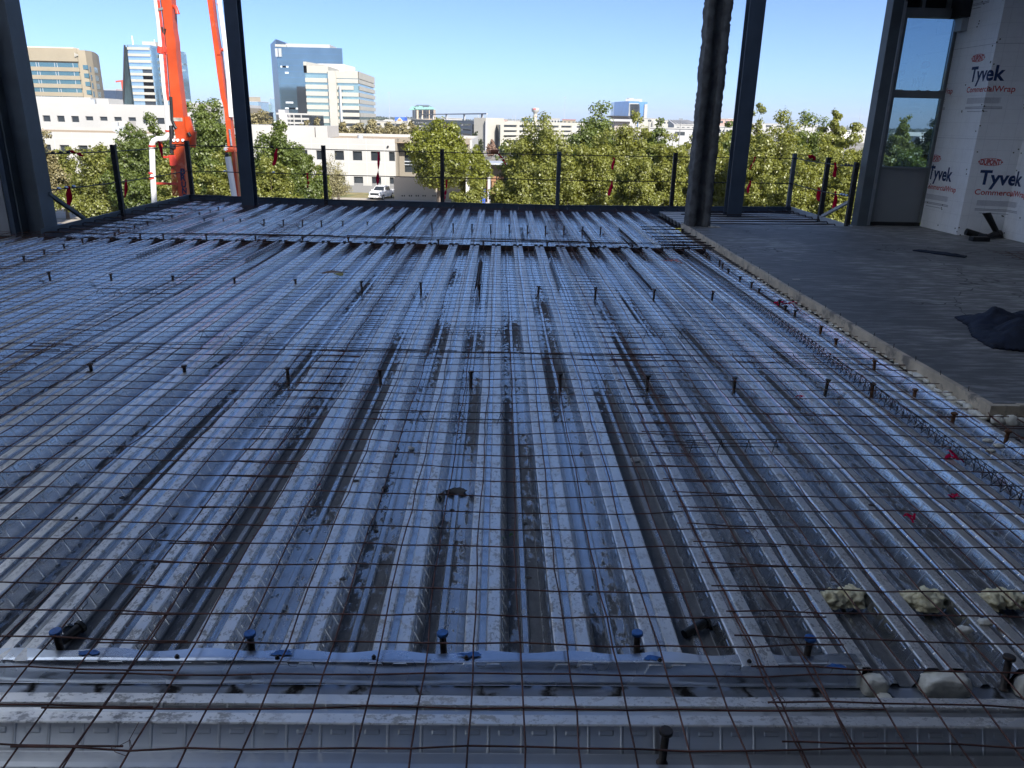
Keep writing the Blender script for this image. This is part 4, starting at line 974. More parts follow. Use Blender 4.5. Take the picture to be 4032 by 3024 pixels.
# mesh offcut on the slab at the right
mb = MB()
for i in range(7): mb.tube([(6.85 + i * .16, 9.85 + .1 * i, .10), (7.0 + i * .14, 10.5 - .02 * i, .115)], .003, 4)
for i in range(5): mb.tube([(6.8, 9.9 + i * .14, .106), (7.9, 10.2 + i * .1, .112)], .003, 4)
tag(mb.build('mesh_offcut', MWIRE, None, (7, 10, .1)), 'rusty offcut of mesh lying on the slab at the right border', 'mesh offcut')
for i, (px, py, l) in enumerate(((3135, 1100, 'tiny white scrap on the dark slab'), (3130, 1022, 'thin pale splinter on the dark slab'))):
    p = onz(px, py, 0.0925); tag(MB().bar(p - Vector((.04, .03 * i * 4, 0)), p + Vector((.04, -.03 * i * 4, 0)), .02 if i else .03, .004).build('scrap', MPALE, None, p), l, 'scrap')

# ================================================================== outside
GZ = -10.0
def ground_material():
    t = NT('ground'); co = t.coords(); n = t.noise(co, 0.006, 5); n2 = t.noise(co, 0.08, 5)
    base = t.mix(t.ramp(n, 0.42, 0.58), c4((0.085, 0.088, 0.035)), c4((0.25, 0.23, 0.20)))
    base = t.mix(t.math('MULTIPLY', t.ramp(n2, 0.5, 0.7), 0.5), base, c4((0.05, 0.06, 0.025)))
    t.set(base, 0.9, 0); return t.m
mb = MB().add([(-9000, -600, GZ), (9000, -600, GZ), (9000, 12000, GZ), (-9000, 12000, GZ)], [(0, 1, 2, 3)])
tag(mb.build('ground', ground_material()), None, None, None, 'structure')
MCONC = simple('pale paving', (0.40, 0.36, 0.30), 0.85, 0, 0.12, 0.5, 0, 0, (0.30, 0.27, 0.23), (0.25, 0.5, 0.6))
MASPH = simple('asphalt', (0.055, 0.055, 0.058), 0.9, 0, 0.2, 0.5)
MLAWN = simple('dry lawn', (0.20, 0.17, 0.075), 0.95, 0, 0.3, 0.6, 0, 0, (0.10, 0.12, 0.04), (0.2, 0.5, 0.62))
MWLINE = simple('white road paint', (0.75, 0.75, 0.73), 0.7)
def sheet_flat(name, x0, x1, y0, y1, m, lift): tag(MB().box((x0, y0, GZ + lift - .002), (x1, y1, GZ + lift)).build(name, m), None, None, None, 'structure')
sheet_flat('car_park', -75, 60, 104, 121, MCONC, 0.02)
sheet_flat('lawn', -75, -13, 121.0, 129.9, MLAWN, 0.016)
sheet_flat('street', -200, 200, 66, 76, MASPH, 0.012)
sheet_flat('verge', -200, 60, 76.01, 86, MLAWN, 0.014)
sheet_flat('pavement', -200, 60, 86.01, 89.5, MCONC, 0.02)
sheet_flat('drive', -200, -25, 90, 103.9, MCONC, 0.016)
mb = MB()
for i in range(14):
    x = -40 + i * 2.9; mb.box((x, 112, GZ + .024), (x + .14, 117, GZ + .026))
tag(mb.build('parking_lines', MWLINE), None, None, None, 'structure')

# ------------------------------------------------------------------ concrete pump boom
def boom():
    Y = 40.0; B = lambda a, b, yy=Y: at(550 + a / 4.148, 400 + b / 4.148, yy); T = lambda a, b, yy=Y: at(550 + a / 4.148, b / 4.148, yy)
    base = B(740, 1520); gx = base.x + 0.4
    t = thing('concrete_pump', 'folded orange concrete pump boom rising at the left, with a white pipe and dark letters', 'pump boom', (gx, Y, GZ))
    dp = 0.55
    def arm(L, Rr, dep, y):
        rings = []
        for l, r in zip(L, Rr): rings.append([(l.x, y - dep / 2, l.z), (r.x, y - dep / 2, r.z), (r.x, y + dep / 2, r.z), (l.x, y + dep / 2, l.z)])
        return MB().loft(rings)
    low = B(680, 1520), B(800, 1520); up_ = B(585, 740), B(757, 740)
    k = (GZ + 1.5 - low[0].z) / (up_[0].z - low[0].z)
    bt = low[0] + (up_[0] - low[0]) * k, low[1] + (up_[1] - low[1]) * k
    arm([bt[0], low[0], up_[0], B(580, 690)], [bt[1], low[1], up_[1], B(752, 690)], dp, Y).build('lower_arm', MORANGE, t)
    MB().box((bt[0].x - .6, Y - .9, GZ), (bt[1].x + .6, Y + .9, bt[0].z)).build('pedestal', MORANGE, t)
    arm([B(572, 688), B(590, 600)], [B(830, 688), B(825, 600)], dp * 1.25, Y).build('knuckle', MORANGE, t)
    for a in (610, 672, 755): p = B(a, 628); MB().tube([(p.x, Y - dp * .75, p.z), (p.x, Y - dp * .6, p.z)], 0.07, 10).build('pin', MPIPE, t)
    q = T(500, 1200); r_ = T(665, 1200)
    L = [B(640, 640), B(620, 560), B(590, 400), B(562, 220), T(500, 1200), T(468, 850), T(450, 700), T(425, 450), T(385, 0)]
    Rr = [B(800, 640), B(790, 560), B(765, 400), B(748, 220), T(662, 1200), T(632, 850), T(622, 690), T(586, 480), T(555, 0)]
    d_ = L[-1] - L[-2]; L.append(L[-1] + d_ * 3.2); d_ = Rr[-1] - Rr[-2]; Rr.append(Rr[-1] + d_ * 3.0)
    arm(L, Rr, dp, Y).build('upper_arm', MORANGE, t)
    a, b = B(572, 262), B(738, 322); MB().box((a.x, Y - dp / 2 - .012, b.z), (b.x, Y - dp / 2 - .002, a.z)).build('data_plate', simple('worn plate', (0.30, 0.28, 0.24), 0.6, 0, 0.4, 4), t)
    # link arm at right of the knuckle
    MB().bar((B(765, 250).x, Y, B(765, 250).z), (B(860, 560).x, Y, B(860, 560).z), 0.16, 0.3, (0, 1, 0)).bar((B(868, 480).x, Y, B(868, 480).z), (B(850, 740).x, Y, B(850, 740).z), 0.2, 0.34, (0, 1, 0)).build('link', MORANGE, t)
    MB().tube([(B(805, 510).x, Y - .1, B(805, 510).z), (B(840, 570).x, Y - .1, B(840, 570).z)], 0.09, 10).build('cylinder', MHOSE, t)
    # hook
    MB().tube([(T(545, 110).x, Y, T(545, 110).z), (T(600, 120).x, Y - .1, T(600, 120).z), (T(630, 180).x, Y - .15, T(630, 180).z), (T(640, 235).x, Y - .15, T(640, 235).z)], [.09, .09, .08, .11], 10).build('hook', MREDCL, t)
    # delivery pipe
    yp = Y - 0.25; pp = [B(255, 1900, yp), B(240, 1659, yp), B(215, 1200, yp), B(200, 760, yp), B(206, 690, yp), B(235, 640, yp), B(290, 612, yp), B(370, 610, yp), B(430, 595, yp), B(462, 540, yp), B(468, 430, yp), B(450, 200, yp), B(425, 0, yp), T(395, 1480, yp), T(345, 900, yp), T(300, 350, yp), T(255, 0, yp)]
    d_ = (pp[0] - pp[1]).normalized(); k = (GZ + 1.6 - pp[0].z) / d_.z; pp = [pp[0] + d_ * k] + pp
    pp.append(pp[-1] + (pp[-1] - pp[-2]) * 3)
    MB().tube(pp, [.135] * 4 + [.135] * 6 + [.10] + [.085] * (len(pp) - 11), 14).build('delivery_pipe', MPIPE, t)
    for aa, bb, w_ in ((202, 725, .17), (198, 1165, .165), (205, 1250, .165), (460, 480, .13)):
        p = B(aa, bb, yp); MB().tube([p - Vector((0, 0, .045)), p + Vector((0, 0, .045))], w_, 14).build('clamp', MREDCL, t)
    for aa, bb, aw, bw in ((250, 1335, 650, 1345), (390, 905, 600, 900), (345, 590, 360, 760)):
        MB().bar(B(aa, bb, yp + .1), B(aw, bw, yp + .15), 0.1, 0.1).build('pipe_bracket', MREDCL if bb != 590 else MORANGE, t)
    p0, p1 = T(290, 820, yp), T(450, 830, yp); MB().bar(p0, p1, .12, .16).tube([T(340, 760, yp), T(335, 870, yp)], .14, 10).tube([T(385, 750, yp), T(395, 880, yp)], .06, 8).tube([T(430, 770, yp), T(440, 890, yp)], .06, 8).build('pipe_bracket', MREDCL, t)
    MB().bar(T(300, 160, yp), T(385, 140, yp), .12, .1).build('pipe_bracket', MFRAME, t)
    # hoses and ties between pipe and arm
    for i, (m, off, r0) in enumerate(((MREDCL, 0, .028), (MREDCL, 28, .028), (MHOSE, 55, .032), (MREDCL, 12, .022))):
        MB().tube([T(290 + off, 0, yp), T(330 + off, 300, yp), T(365 + off, 620, yp), T(395 + off, 900, yp), T(425 + off, 1300, yp), T(450 + off, 1640, yp)], r0, 8).build('hose', m, t)
    MB().tube([T(365, 440, yp), T(380, 520, yp), T(410, 560, yp), T(425, 470, yp)], .05, 8).build('hose', MHOSE, t)
    MB().tube([T(510, 1580, yp), B(520, 100, yp), B(530, 300, yp), B(570, 400, yp), B(600, 440, yp)], .09, 8).build('hose', MHOSE, t)
    MB().tube([B(505, 390, yp), B(520, 480, yp), B(520, 600, yp), B(520, 700, yp)], [.10, .12, .10, .10], 10).tube([B(545, 690, yp), B(545, 760, yp)], .16, 10).tube([B(525, 740, yp), B(525, 850, yp)], .09, 8).build('hose', MHOSE, t)
    for i in range(6): MB().tube([B(500 + i * 18, 860, yp + .2), B(512 + i * 18, 1000, yp + .2), B(545 + i * 19, 1540, yp + .2)], .022, 6).build('hydraulic_line', MREDCL, t)
    MB().bar(B(490, 960, yp), B(610, 960, yp), .1, .5).build('line_bracket', MREDCL, t)
    # letters
    for i, (ch, a, b) in enumerate((('B', 735, 1135), ('R', 740, 1235), ('U', 757, 1345), ('N', 765, 1445), ('D', 778, 1550))):
        v, f, wd = text_tris(ch, 0.05, 0.12); c = B(a, b); w_ = 80 / 4.148 * Y / FPX * 1.05
        hs = 0.27 / 0.70
        MB().add([(c.x + (p[0] - .5) * w_, Y - dp / 2 - .006, c.z - .135 + p[1] * hs) for p in v], f).build('letter', MLETTER, t)
    # outer boom folded down behind
    Y2 = 47.0
    L = [T(1130, 20, Y2), T(1190, 440, Y2), T(1245, 850, Y2), T(1290, 1200, Y2), T(1350, 1600, Y2), B(1400, 100, Y2), B(1440, 480, Y2), B(1462, 800, Y2)]
    Rr = [T(1213, 20, Y2), T(1260, 420, Y2), T(1332, 850, Y2), T(1372, 1200, Y2), T(1425, 1600, Y2), B(1478, 100, Y2), B(1525, 470, Y2), B(1555, 800, Y2)]
    d_ = L[0] - L[1]; L = [L[0] + d_ * 2.6] + L; d_ = Rr[0] - Rr[1]; Rr = [Rr[0] + d_ * 2.4] + Rr
    arm(L, Rr, .5, Y2).build('outer_arm', MORANGE, t)
    L = [B(1510, 790, Y2), B(1590, 1520, Y2), B(1650, 2100, Y2)]; Rr = [B(1560, 790, Y2), B(1632, 1520, Y2), B(1690, 2100, Y2)]
    arm(L, Rr, .4, Y2).build('tip_arm', MORANGE, t)
    MB().box((L[0].x - .3, Y2 - .35, B(0, 790, Y2).z), (Rr[0].x + .05, Y2 + .35, B(0, 720, Y2).z)).build('knuckle', MORANGE, t)
    y3 = Y2 - .2
    MB().tube([T(1270, -300, y3), T(1300, 30, y3), T(1390, 700, y3), T(1450, 1300, y3), B(1480, 130, y3), B(1492, 250, y3)], .13, 10).build('delivery_pipe', MPIPE, t)
    MB().tube([B(1412, 800, y3), B(1425, 760, y3), B(1445, 790, y3)], .17, 10).build('pipe_elbow', MTRIM, t)
    MB().tube([B(1440, 900, y3), B(1450, 960, y3), B(1500, 1250, y3), B(1545, 1540, y3), B(1620, 2000, y3)], .175, 12).build('delivery_pipe', MPIPE, t)
    MB().bar(B(1400, 870, y3), B(1450, 880, y3), .2, .2).build('clamp', MHOSE, t)
    for a, b in ((1265, 60), (1340, 810)): MB().tube([T(a, b, y3), T(a + 40, b + 10, y3)], .09, 8).build('clamp', MREDCL, t)
    MB().bar(T(1262, 890, Y2 - .27), T(1325, 890, Y2 - .27), .06, .01).build('band', MREDCL, t)
    MB().tube([B(1465, 450, Y2 - .3), B(1500, 720, Y2 - .3)], .06, 8).build('ram', MGALV, t)
    # top elbow out of sight joining both arms
    a = T(470, -1500, Y); b = T(1080, -900, Y2); MB().bar(a, b, .5, .6).build('top_link', MORANGE, t)
boom()

# ------------------------------------------------------------------ buildings
def bmat(name, col, rough=0.8, var=0.05): return simple(name, col, rough, 0, var, 0.15)
MWHITE = bmat('white stucco', (0.39, 0.385, 0.365)); MTAN = bmat('tan stone panels', (0.285, 0.245, 0.175)); MTAN2 = bmat('tan render', (0.215, 0.19, 0.15)); MCREAM = bmat('cream bands', (0.40, 0.385, 0.335))
MGREYC = bmat('grey concrete', (0.40, 0.40, 0.40)); MROOFG = bmat('gravel roof', (0.34, 0.26, 0.17)); MGREYB = bmat('grey base course', (0.20, 0.20, 0.20)); MREDROOF = bmat('red roof', (0.35, 0.06, 0.04))
MGREENR = bmat('pale green roof', (0.22, 0.48, 0.38)); MBLUER = bmat('blue roof', (0.03, 0.10, 0.50)); MPINK = bmat('pinkish brick', (0.42, 0.28, 0.24))
def glassmat(name, col, metal=0.75, rough=0.06):
    t = NT(name); co = t.coords(); n = t.noise(co, 0.06, 3); n2 = t.noise(t.mapped(co, (0.5, 0.5, 0.25)), 1.0, 2)
    base = t.mix(t.ramp(n, .3, .7), c4([x * .9 for x in col]), c4([min(1, x * 1.1) for x in col])); base = t.mix(t.math('MULTIPLY', t.ramp(n2, .55, .75), .15), base, c4([min(1, x * 1.6 + .04) for x in col]))
    t.set(base, rough, metal); return t.m
GBLUE = glassmat('blue curtain wall', (0.15, 0.235, 0.30)); GTEAL = glassmat('teal glazing', (0.15, 0.27, 0.30)); GPALE = glassmat('pale blue glazing', (0.40, 0.54, 0.64)); GDARK = glassmat('dark glazing', (0.05, 0.06, 0.07), .5)
GGREEN = glassmat('greenish glazing', (0.30, 0.42, 0.42)); GNAVY = glassmat('shaded navy glazing', (0.025, 0.045, 0.085), .0, .3)

def facade(x0, x1, z0, z1, Y, holes, dep, root, mat, gmat, wname='wall', wlabel=None, thick=0.35):
    'front wall at Y with real window openings; each window set back in its own part'
    xs = sorted({x0, x1} | {h[0] for h in holes} | {h[1] for h in holes}); zs = sorted({z0, z1} | {h[2] for h in holes} | {h[3] for h in holes})
    mb = MB()
    for a, b in zip(xs, xs[1:]):
        run = None
        for c, d in zip(zs, zs[1:]):
            mx, mz = (a + b) / 2, (c + d) / 2
            if any(h[0] < mx < h[1] and h[2] < mz < h[3] for h in holes): continue
            mb.add([(a, Y, c), (b, Y, c), (b, Y, d), (a, Y, d)], [(0, 1, 2, 3)])
    for h in holes:
        a, b, c, d = h
        mb.add([(a, Y, c), (a, Y + dep, c), (a, Y + dep, d), (a, Y, d)], [(0, 1, 2, 3)]); mb.add([(b, Y, c), (b, Y + dep, c), (b, Y + dep, d), (b, Y, d)], [(3, 2, 1, 0)])
        mb.add([(a, Y, c), (b, Y, c), (b, Y + dep, c), (a, Y + dep, c)], [(0, 1, 2, 3)]); mb.add([(a, Y, d), (b, Y, d), (b, Y + dep, d), (a, Y + dep, d)], [(3, 2, 1, 0)])
    o = mb.build(wname, mat, root)
    for a, b, c, d in holes:
        g = MB().box((a, Y + dep, c), (b, Y + dep + .05, d)).build('window', gmat, root)
    return o

def white_office():
    t = thing('office_building', 'long white two-storey office building with square dark windows and tan roof, beyond the trees', 'office building', (-40, 130, GZ))
    Y = 130.0; xl, xr = -110.0, at(1554, 549, Y).x; zt = -1.45
    Z = lambda x, y: at(x, y, Y).z; X = lambda x: at(x, 640, Y).x
    holes = []
    sx = (at(1530, 590, Y).x - at(1200, 585, Y).x) / 5 / 1.0
    x = at(1531, 600, Y).x; pitch = 66.1 * Y / FPX * 1.03
    z1a, z1b = Z(1480, 596.5), Z(1480, 633); z2a, z2b = Z(1480, 696.5), Z(1480, 732)
    k = 0
    while x > xl + 3:
        holes.append((x, x + 1.52, z1b, z1a))
        if k < 29: holes.append((x + 0.0, x + 1.52, z2b, z2a))
        x -= pitch; k += 1
    holes = [(a, min(b, xr - .05), c, d) for a, b, c, d in holes]
    facade(xl, xr, GZ + 1.5, zt, Y, holes, 0.3, t, MWHITE, GDARK)
    MB().box((xl, Y + .02, GZ), (xr - .1, Y + .34, GZ + 1.498)).build('base_course', MGREYB, t)
    mb = MB().box((xl, Y + .36, GZ), (xr, Y + 40, zt - 0.6)); mb.build('core', MWHITE, t)
    MB().box((xl + .3, Y + .4, zt - .598), (xr + 12, Y + 40, zt - .55)).build('roof', MROOFG, t)
    MB().box((xl, Y + 40.01, GZ), (xr + 12.4, Y + 40.4, zt)).box((xr + 12.01, Y + 3.3, GZ), (xr + 12.4, Y + 40, zt)).build('parapet', MWHITE, t)
    # tan return wing
    h2 = [(at(1592, 600, Y + 3).x, at(1592, 600, Y + 3).x + 2.6, Z(1560, 682), Z(1560, 600))]
    facade(xr + .3, xr + 12, GZ, zt + .1, Y + 3, h2, 0.3, t, MTAN2, GDARK, 'tan_wing')
    MB().box((h2[0][0], Y + 3.0, Z(1560, 641)), (h2[0][1], Y + 3.2, Z(1560, 637))).box((h2[0][0], Y + 3.0, Z(1560, 653)), (h2[0][1], Y + 3.2, Z(1560, 650))).build('window_bar', MTRIM, t)
    MB().box((xr + .02, Y + .5, GZ), (xr + .28, Y + 3.2, zt)).build('wing_return', MTAN2, t)
    # panel joints as thin recess strips
    mb = MB()
    x = at(1531, 600, Y).x - 0.7
    while x > xl: mb.box((x - .03, Y - .012, GZ + 1.5), (x + .03, Y - .002, zt)); x -= pitch
    for z in (zt - 1.0, Z(1480, 640), Z(1480, 690)): mb.box((xl, Y - .008, z), (xr, Y - .004, z + .05))
    mb.build('panel_joint', bmat('joint tone', (0.55, 0.53, 0.48)), t)
    # roof penthouse
    a, b = at(985, 492, 150), at(1290, 500, 150)
    MB().box((a.x - 4, 150, zt - .5), (at(1240, 500, 150).x, 162, a.z)).box((at(1243, 500, 150).x, 149.6, zt - .5), (b.x, 160, b.z + .15)).build('penthouse', MWHITE, t)
    # rooftop units
    for px, Yr in ((700, 140), (470, 141), (910, 139)):
        p = at(px, 480, Yr); MB().box((p.x - .9, Yr, zt - .5), (p.x + .9, Yr + 1.6, zt + .9)).build('roof_unit', MTRIM, t)
    p = at(1418, 528, 145); MB().tube([(p.x, 145, zt - .5), (p.x, 145, zt + .2)], .5, 10).build('roof_vent', MTRIM, t)
    p = at(1528, 577, Y); MB().tube([(p.x, Y - .25, p.z), (p.x, Y - .02, p.z)], .16, 8).build('wall_lamp', MDARK, t)
    # upper block behind
    t2 = thing('office_block', 'white upper office block with one row of dark windows, behind the lower roof', 'office building', (-90, 180, GZ))
    Y = 180.0; xr2 = at(803, 430, Y).x; holes = []; x = at(113, 470, Y).x; p2 = 50.7 * Y / FPX * 1.03
    for i in range(14):
        zb = at(400, 483, Y).z if i < 4 or i > 7 else at(400, 475, Y).z
        holes.append((x + i * p2, x + i * p2 + 1.65, zb, at(400, 459, Y).z))
    facade(-125, xr2, -4, at(500, 411.5, Y).z, Y, holes, 0.35, t2, MWHITE, GDARK)
    MB().box((-125, Y + .4, GZ), (xr2, Y + 30, at(500, 411.5, Y).z - .3)).build('core', MWHITE, t2)
    a = at(355, 384, 186); MB().box((-125, 186, 2), (a.x, 200, a.z)).build('penthouse', MWHITE, t2)
    a, b = at(378, 388, 183), at(426, 389, 183); MB().box((a.x, 183, 2), (b.x, 190, a.z)).build('penthouse', MWHITE, t2)
    MB().box((at(340, 395, 184).x, 184, 2), (at(372, 395, 184).x, 185, at(372, 392, 184).z)).build('roof_unit', MTRIM, t2)
    mb = MB(); a = at(100, 492, 172); b = at(175, 500, 172)
    t3 = thing('roof_chiller', 'long pale roof unit with dark vents on the lower roof at the left', 'roof unit', (a.x, 172, -1.6))
    MB().box((a.x, 168.6, -2.2), (b.x, 170, at(170, 488, 169).z)).build('casing', MTRIM, t3)
    for i in range(6): xx = a.x + (b.x - a.x) * (.2 + .13 * i); MB().box((xx, 168.55, -1.75), (xx + .3, 168.59, -1.15)).build('vent', MDARK, t3)
    a, b = at(440, 484, 165), at(500, 486, 165); t4 = thing('roof_housing', 'white roof housing standing on the lower roof right of the vented unit', 'roof unit', (a.x, 165, -2))
    MB().box((a.x, 165, -2.2), (at(464, 484, 165).x, 168, at(464, 482, 165).z)).build('grille', MTRIM, t4); MB().box((at(468, 484, 164).x, 164, -2.2), (at(500, 484, 164).x, 168, at(480, 476, 164).z)).build('casing', MWHITE, t4)
white_office()

def low_wall():
    Y = 119.0; a, b = at(1550, 697, Y), at(1874, 690, Y)
    t = thing('screen_wall', 'low tan screen wall with small lights along its foot, behind the yellow green tree', 'wall', (a.x, Y, GZ))
    MB().box((a.x, Y, GZ), (at(1850, 700, Y).x, Y + .4, a.z)).box((at(1850, 700, Y).x + .002, Y - .1, GZ), (b.x, Y + .5, b.z + .1)).build('masonry', bmat('tan masonry', (0.52, 0.45, 0.35)), t)
    for px in (1588, 1616, 1643, 1670, 1709, 1735):
        for d in (-.16, .16): p = at(px, 771, Y); MB().box((p.x + d - .08, Y - .03, p.z - .1), (p.x + d + .08, Y - .004, p.z + .12)).build('step_light', MDARK, t)
low_wall()
def shed():
    Y = 118.0; a, b = at(1890, 640, Y), at(2000, 648, Y)
    t = thing('open_shelter', 'open-fronted shelter with a flat pale roof, behind the cable sleeve', 'shelter', (a.x, Y, GZ))
    MB().box((a.x, Y - .5, a.z - .25), (b.x + 3, Y + 6, a.z)).build('roof', MTRIM, t)
    for px in (1926,): p = at(px, 700, Y); MB().box((p.x - .2, Y, GZ), (p.x + .2, Y + .3, a.z - .252)).build('post', MGREYC, t)
    MB().box((a.x + .3, Y + 5.6, GZ), (b.x + 3, Y + 5.9, a.z - .252)).build('back_wall', MTAN2, t)
    p, q = at(1876, 715, 116), at(1910, 755, 116)
    tag(MB().add([(p.x, 116, q.z), (q.x, 116, q.z), (q.x, 116, p.z), (p.x, 116, p.z - .6), (p.x, 118, q.z), (q.x, 118, q.z), (q.x, 118, p.z), (p.x, 118, p.z - .6)], [(0, 1, 2, 3), (7, 6, 5, 4), (0, 4, 5, 1), (1, 5, 6, 2), (2, 6, 7, 3), (3, 7, 4, 0)]).box((p.x, 116, GZ), (q.x, 118, q.z - .01)).build('skip_bin', MBLUER, None, (p.x, 116, GZ)), 'blue slope-topped skip bin in front of the open shelter', 'skip')
    p, q = at(1874, 694, 117), at(1894, 706, 117); tag(MB().box((p.x, 117, q.z), (q.x, 118.2, p.z)).box((p.x + .2, 117.2, GZ), (q.x - .2, 118, q.z)).build('orange_crate', MORANGE, None, (p.x, 117, GZ)), 'orange box stacked beside the blue skip bin', 'crate')
    for i, (x0, x1) in enumerate(((1908, 1926), (1934, 1953), (1957, 1983))):
        p, q = at(x0, 694, 119), at(x1, 714, 119); tag(MB().box((p.x, 119, q.z), (q.x, 120.5, p.z)).box((p.x + .1, 119.1, GZ), (q.x - .1, 120.4, q.z)).build('brown_crate', bmat('brown crate', (0.26, 0.14, 0.07)), None, (p.x, 119, GZ)), 'brown crate stacked inside the open shelter, %s from the left' % ORD[i], 'crate', 'brown crates in the shelter')
shed()
def pole_lamp():
    Y = 112.0; p0, p1 = at(1848, 695, Y), at(1847, 633, Y); t = thing('lamp_post', 'white square lamp post with one flat arm, by the yellow green tree', 'lamp post', (p0.x, Y, GZ))
    MB().box((p1.x - .42, Y - .3, GZ), (p1.x + .28, Y + .3, p1.z)).build('post', MPIPE, t)
    a = at(1813, 641, Y); MB().box((a.x, Y - .25, a.z - .25), (p1.x - .43, Y + .25, a.z + .2)).build('arm', MPIPE, t)
pole_lamp()

def garage_right():
    t = thing('parking_garage', 'white open-decked parking garage with a shaded left wing, in the middle distance', 'parking garage', (-10, 330, GZ))
    C = at(1910, 480, 330); A = at(1619, 480, 520); E = at(2300, 480, 400); Cc = at(1975 - 30, 480, 328)
    zt = at(1910, 476, 330).z; lv = [zt - 3.25 * i for i in range(6)]
    z_of = lambda py: at(1950, py, 330).z
    tops = [z_of(491), z_of(513), z_of(533.5), z_of(554)]
    def seg(p, q, f0, f1, z0, z1, mat, name, inset=0.0, thick=.5):
        d = Vector((q.x - p.x, q.y - p.y, 0)); n = Vector((-d.y, d.x, 0)).normalized()
        if n.y < 0: n = -n
        a = p + d * f0 + n * inset; b = p + d * f1 + n * inset
        MB().prism([(a.x, a.y), (b.x, b.y), (b.x + n.x * thick, b.y + n.y * thick), (a.x + n.x * thick, a.y + n.y * thick)], z0, z1).build(name, mat, t)
    for p, q in ((A, C), (C, E)):
        for k, z in enumerate(tops):
            h = z_of(502) - z_of(513) if k else z_of(478) - z_of(491)
            seg(p, q, 0, 1, z, z + (1.25 if k else 1.4), MCREAM if p is C else MGREYC, 'spandrel')  # shaded wing gets grey instead of cream, its shade put into the colour
        seg(p, q, 0, 1, GZ, tops[-1] - 1.3, MCREAM if p is C else MGREYC, 'base_wall')
        seg(p, q, 0.0, 1, GZ, tops[0], GDARK, 'deck_shade', 6.0)  # dark sheet set back to stand for the shade inside the decks
        n = 7 if p is C else 8
        for i in range(n + 1):
            f = min(.985, max(0.0, i / n - .004)); seg(p, q, f, f + .022, GZ, tops[0] + 1.3, MCREAM if p is C else MGREYC, 'pier', -.12, .6)
    seg(C, E, 0.0, .155, GZ, zt + 1.2, MCREAM, 'stair_tower', -.4, 6.0)
    seg(A, C, .1, .95, zt + 2.6, zt + 3.1, MGREYC, 'canopy_beam', 3)
    for f in (.1, .3, .5, .72, .9): seg(A, C, f, f + .012, tops[0], zt + 2.6, MGREYC, 'canopy_post', 3)
garage_right()
def garage_left():
    Y = 300.0; a, b = at(1089, 443, Y), at(1217, 446, Y); t = thing('parking_deck', 'small white parking deck under the tall blue tower', 'parking garage', (a.x, Y, GZ))
    X = lambda px: at(px, 470, Y).x; Z = lambda py: at(1150, py, Y).z
    MB().box((X(1089), Y, Z(452)), (X(1216), Y + .6, Z(445))).box((X(1130), Y + .1, Z(471)), (X(1216), Y + .6, Z(463))).box((X(1130), Y + .1, Z(488)), (X(1216), Y + .6, Z(480))).build('spandrel', MWHITE, t)
    MB().box((X(1102), Y - .1, GZ), (X(1131), Y + 8, Z(446))).build('stair_block', bmat('grey render', (0.50, 0.48, 0.47)), t)
    MB().box((X(1075), Y + 8, GZ), (X(1101), Y + 14, Z(432))).build('rear_block', MGREYC, t)
    for px in (1156, 1185): MB().box((X(px), Y - .05, GZ), (X(px + 3), Y + .5, Z(452))).build('pier', MWHITE, t)
    MB().box((X(1131), Y + 5, GZ), (X(1216), Y + 25, Z(452))).build('deck_shade', GDARK, t)  # dark block put in for the shade between the spandrels
garage_left()

def bands(t, X0, X1, Y, tops, hb, mat, name='floor_band', proud=.5, thick=.8):
    for z in tops: MB().box((X0, Y - proud, z - hb), (X1, Y - proud + thick, z)).build(name, mat, t)

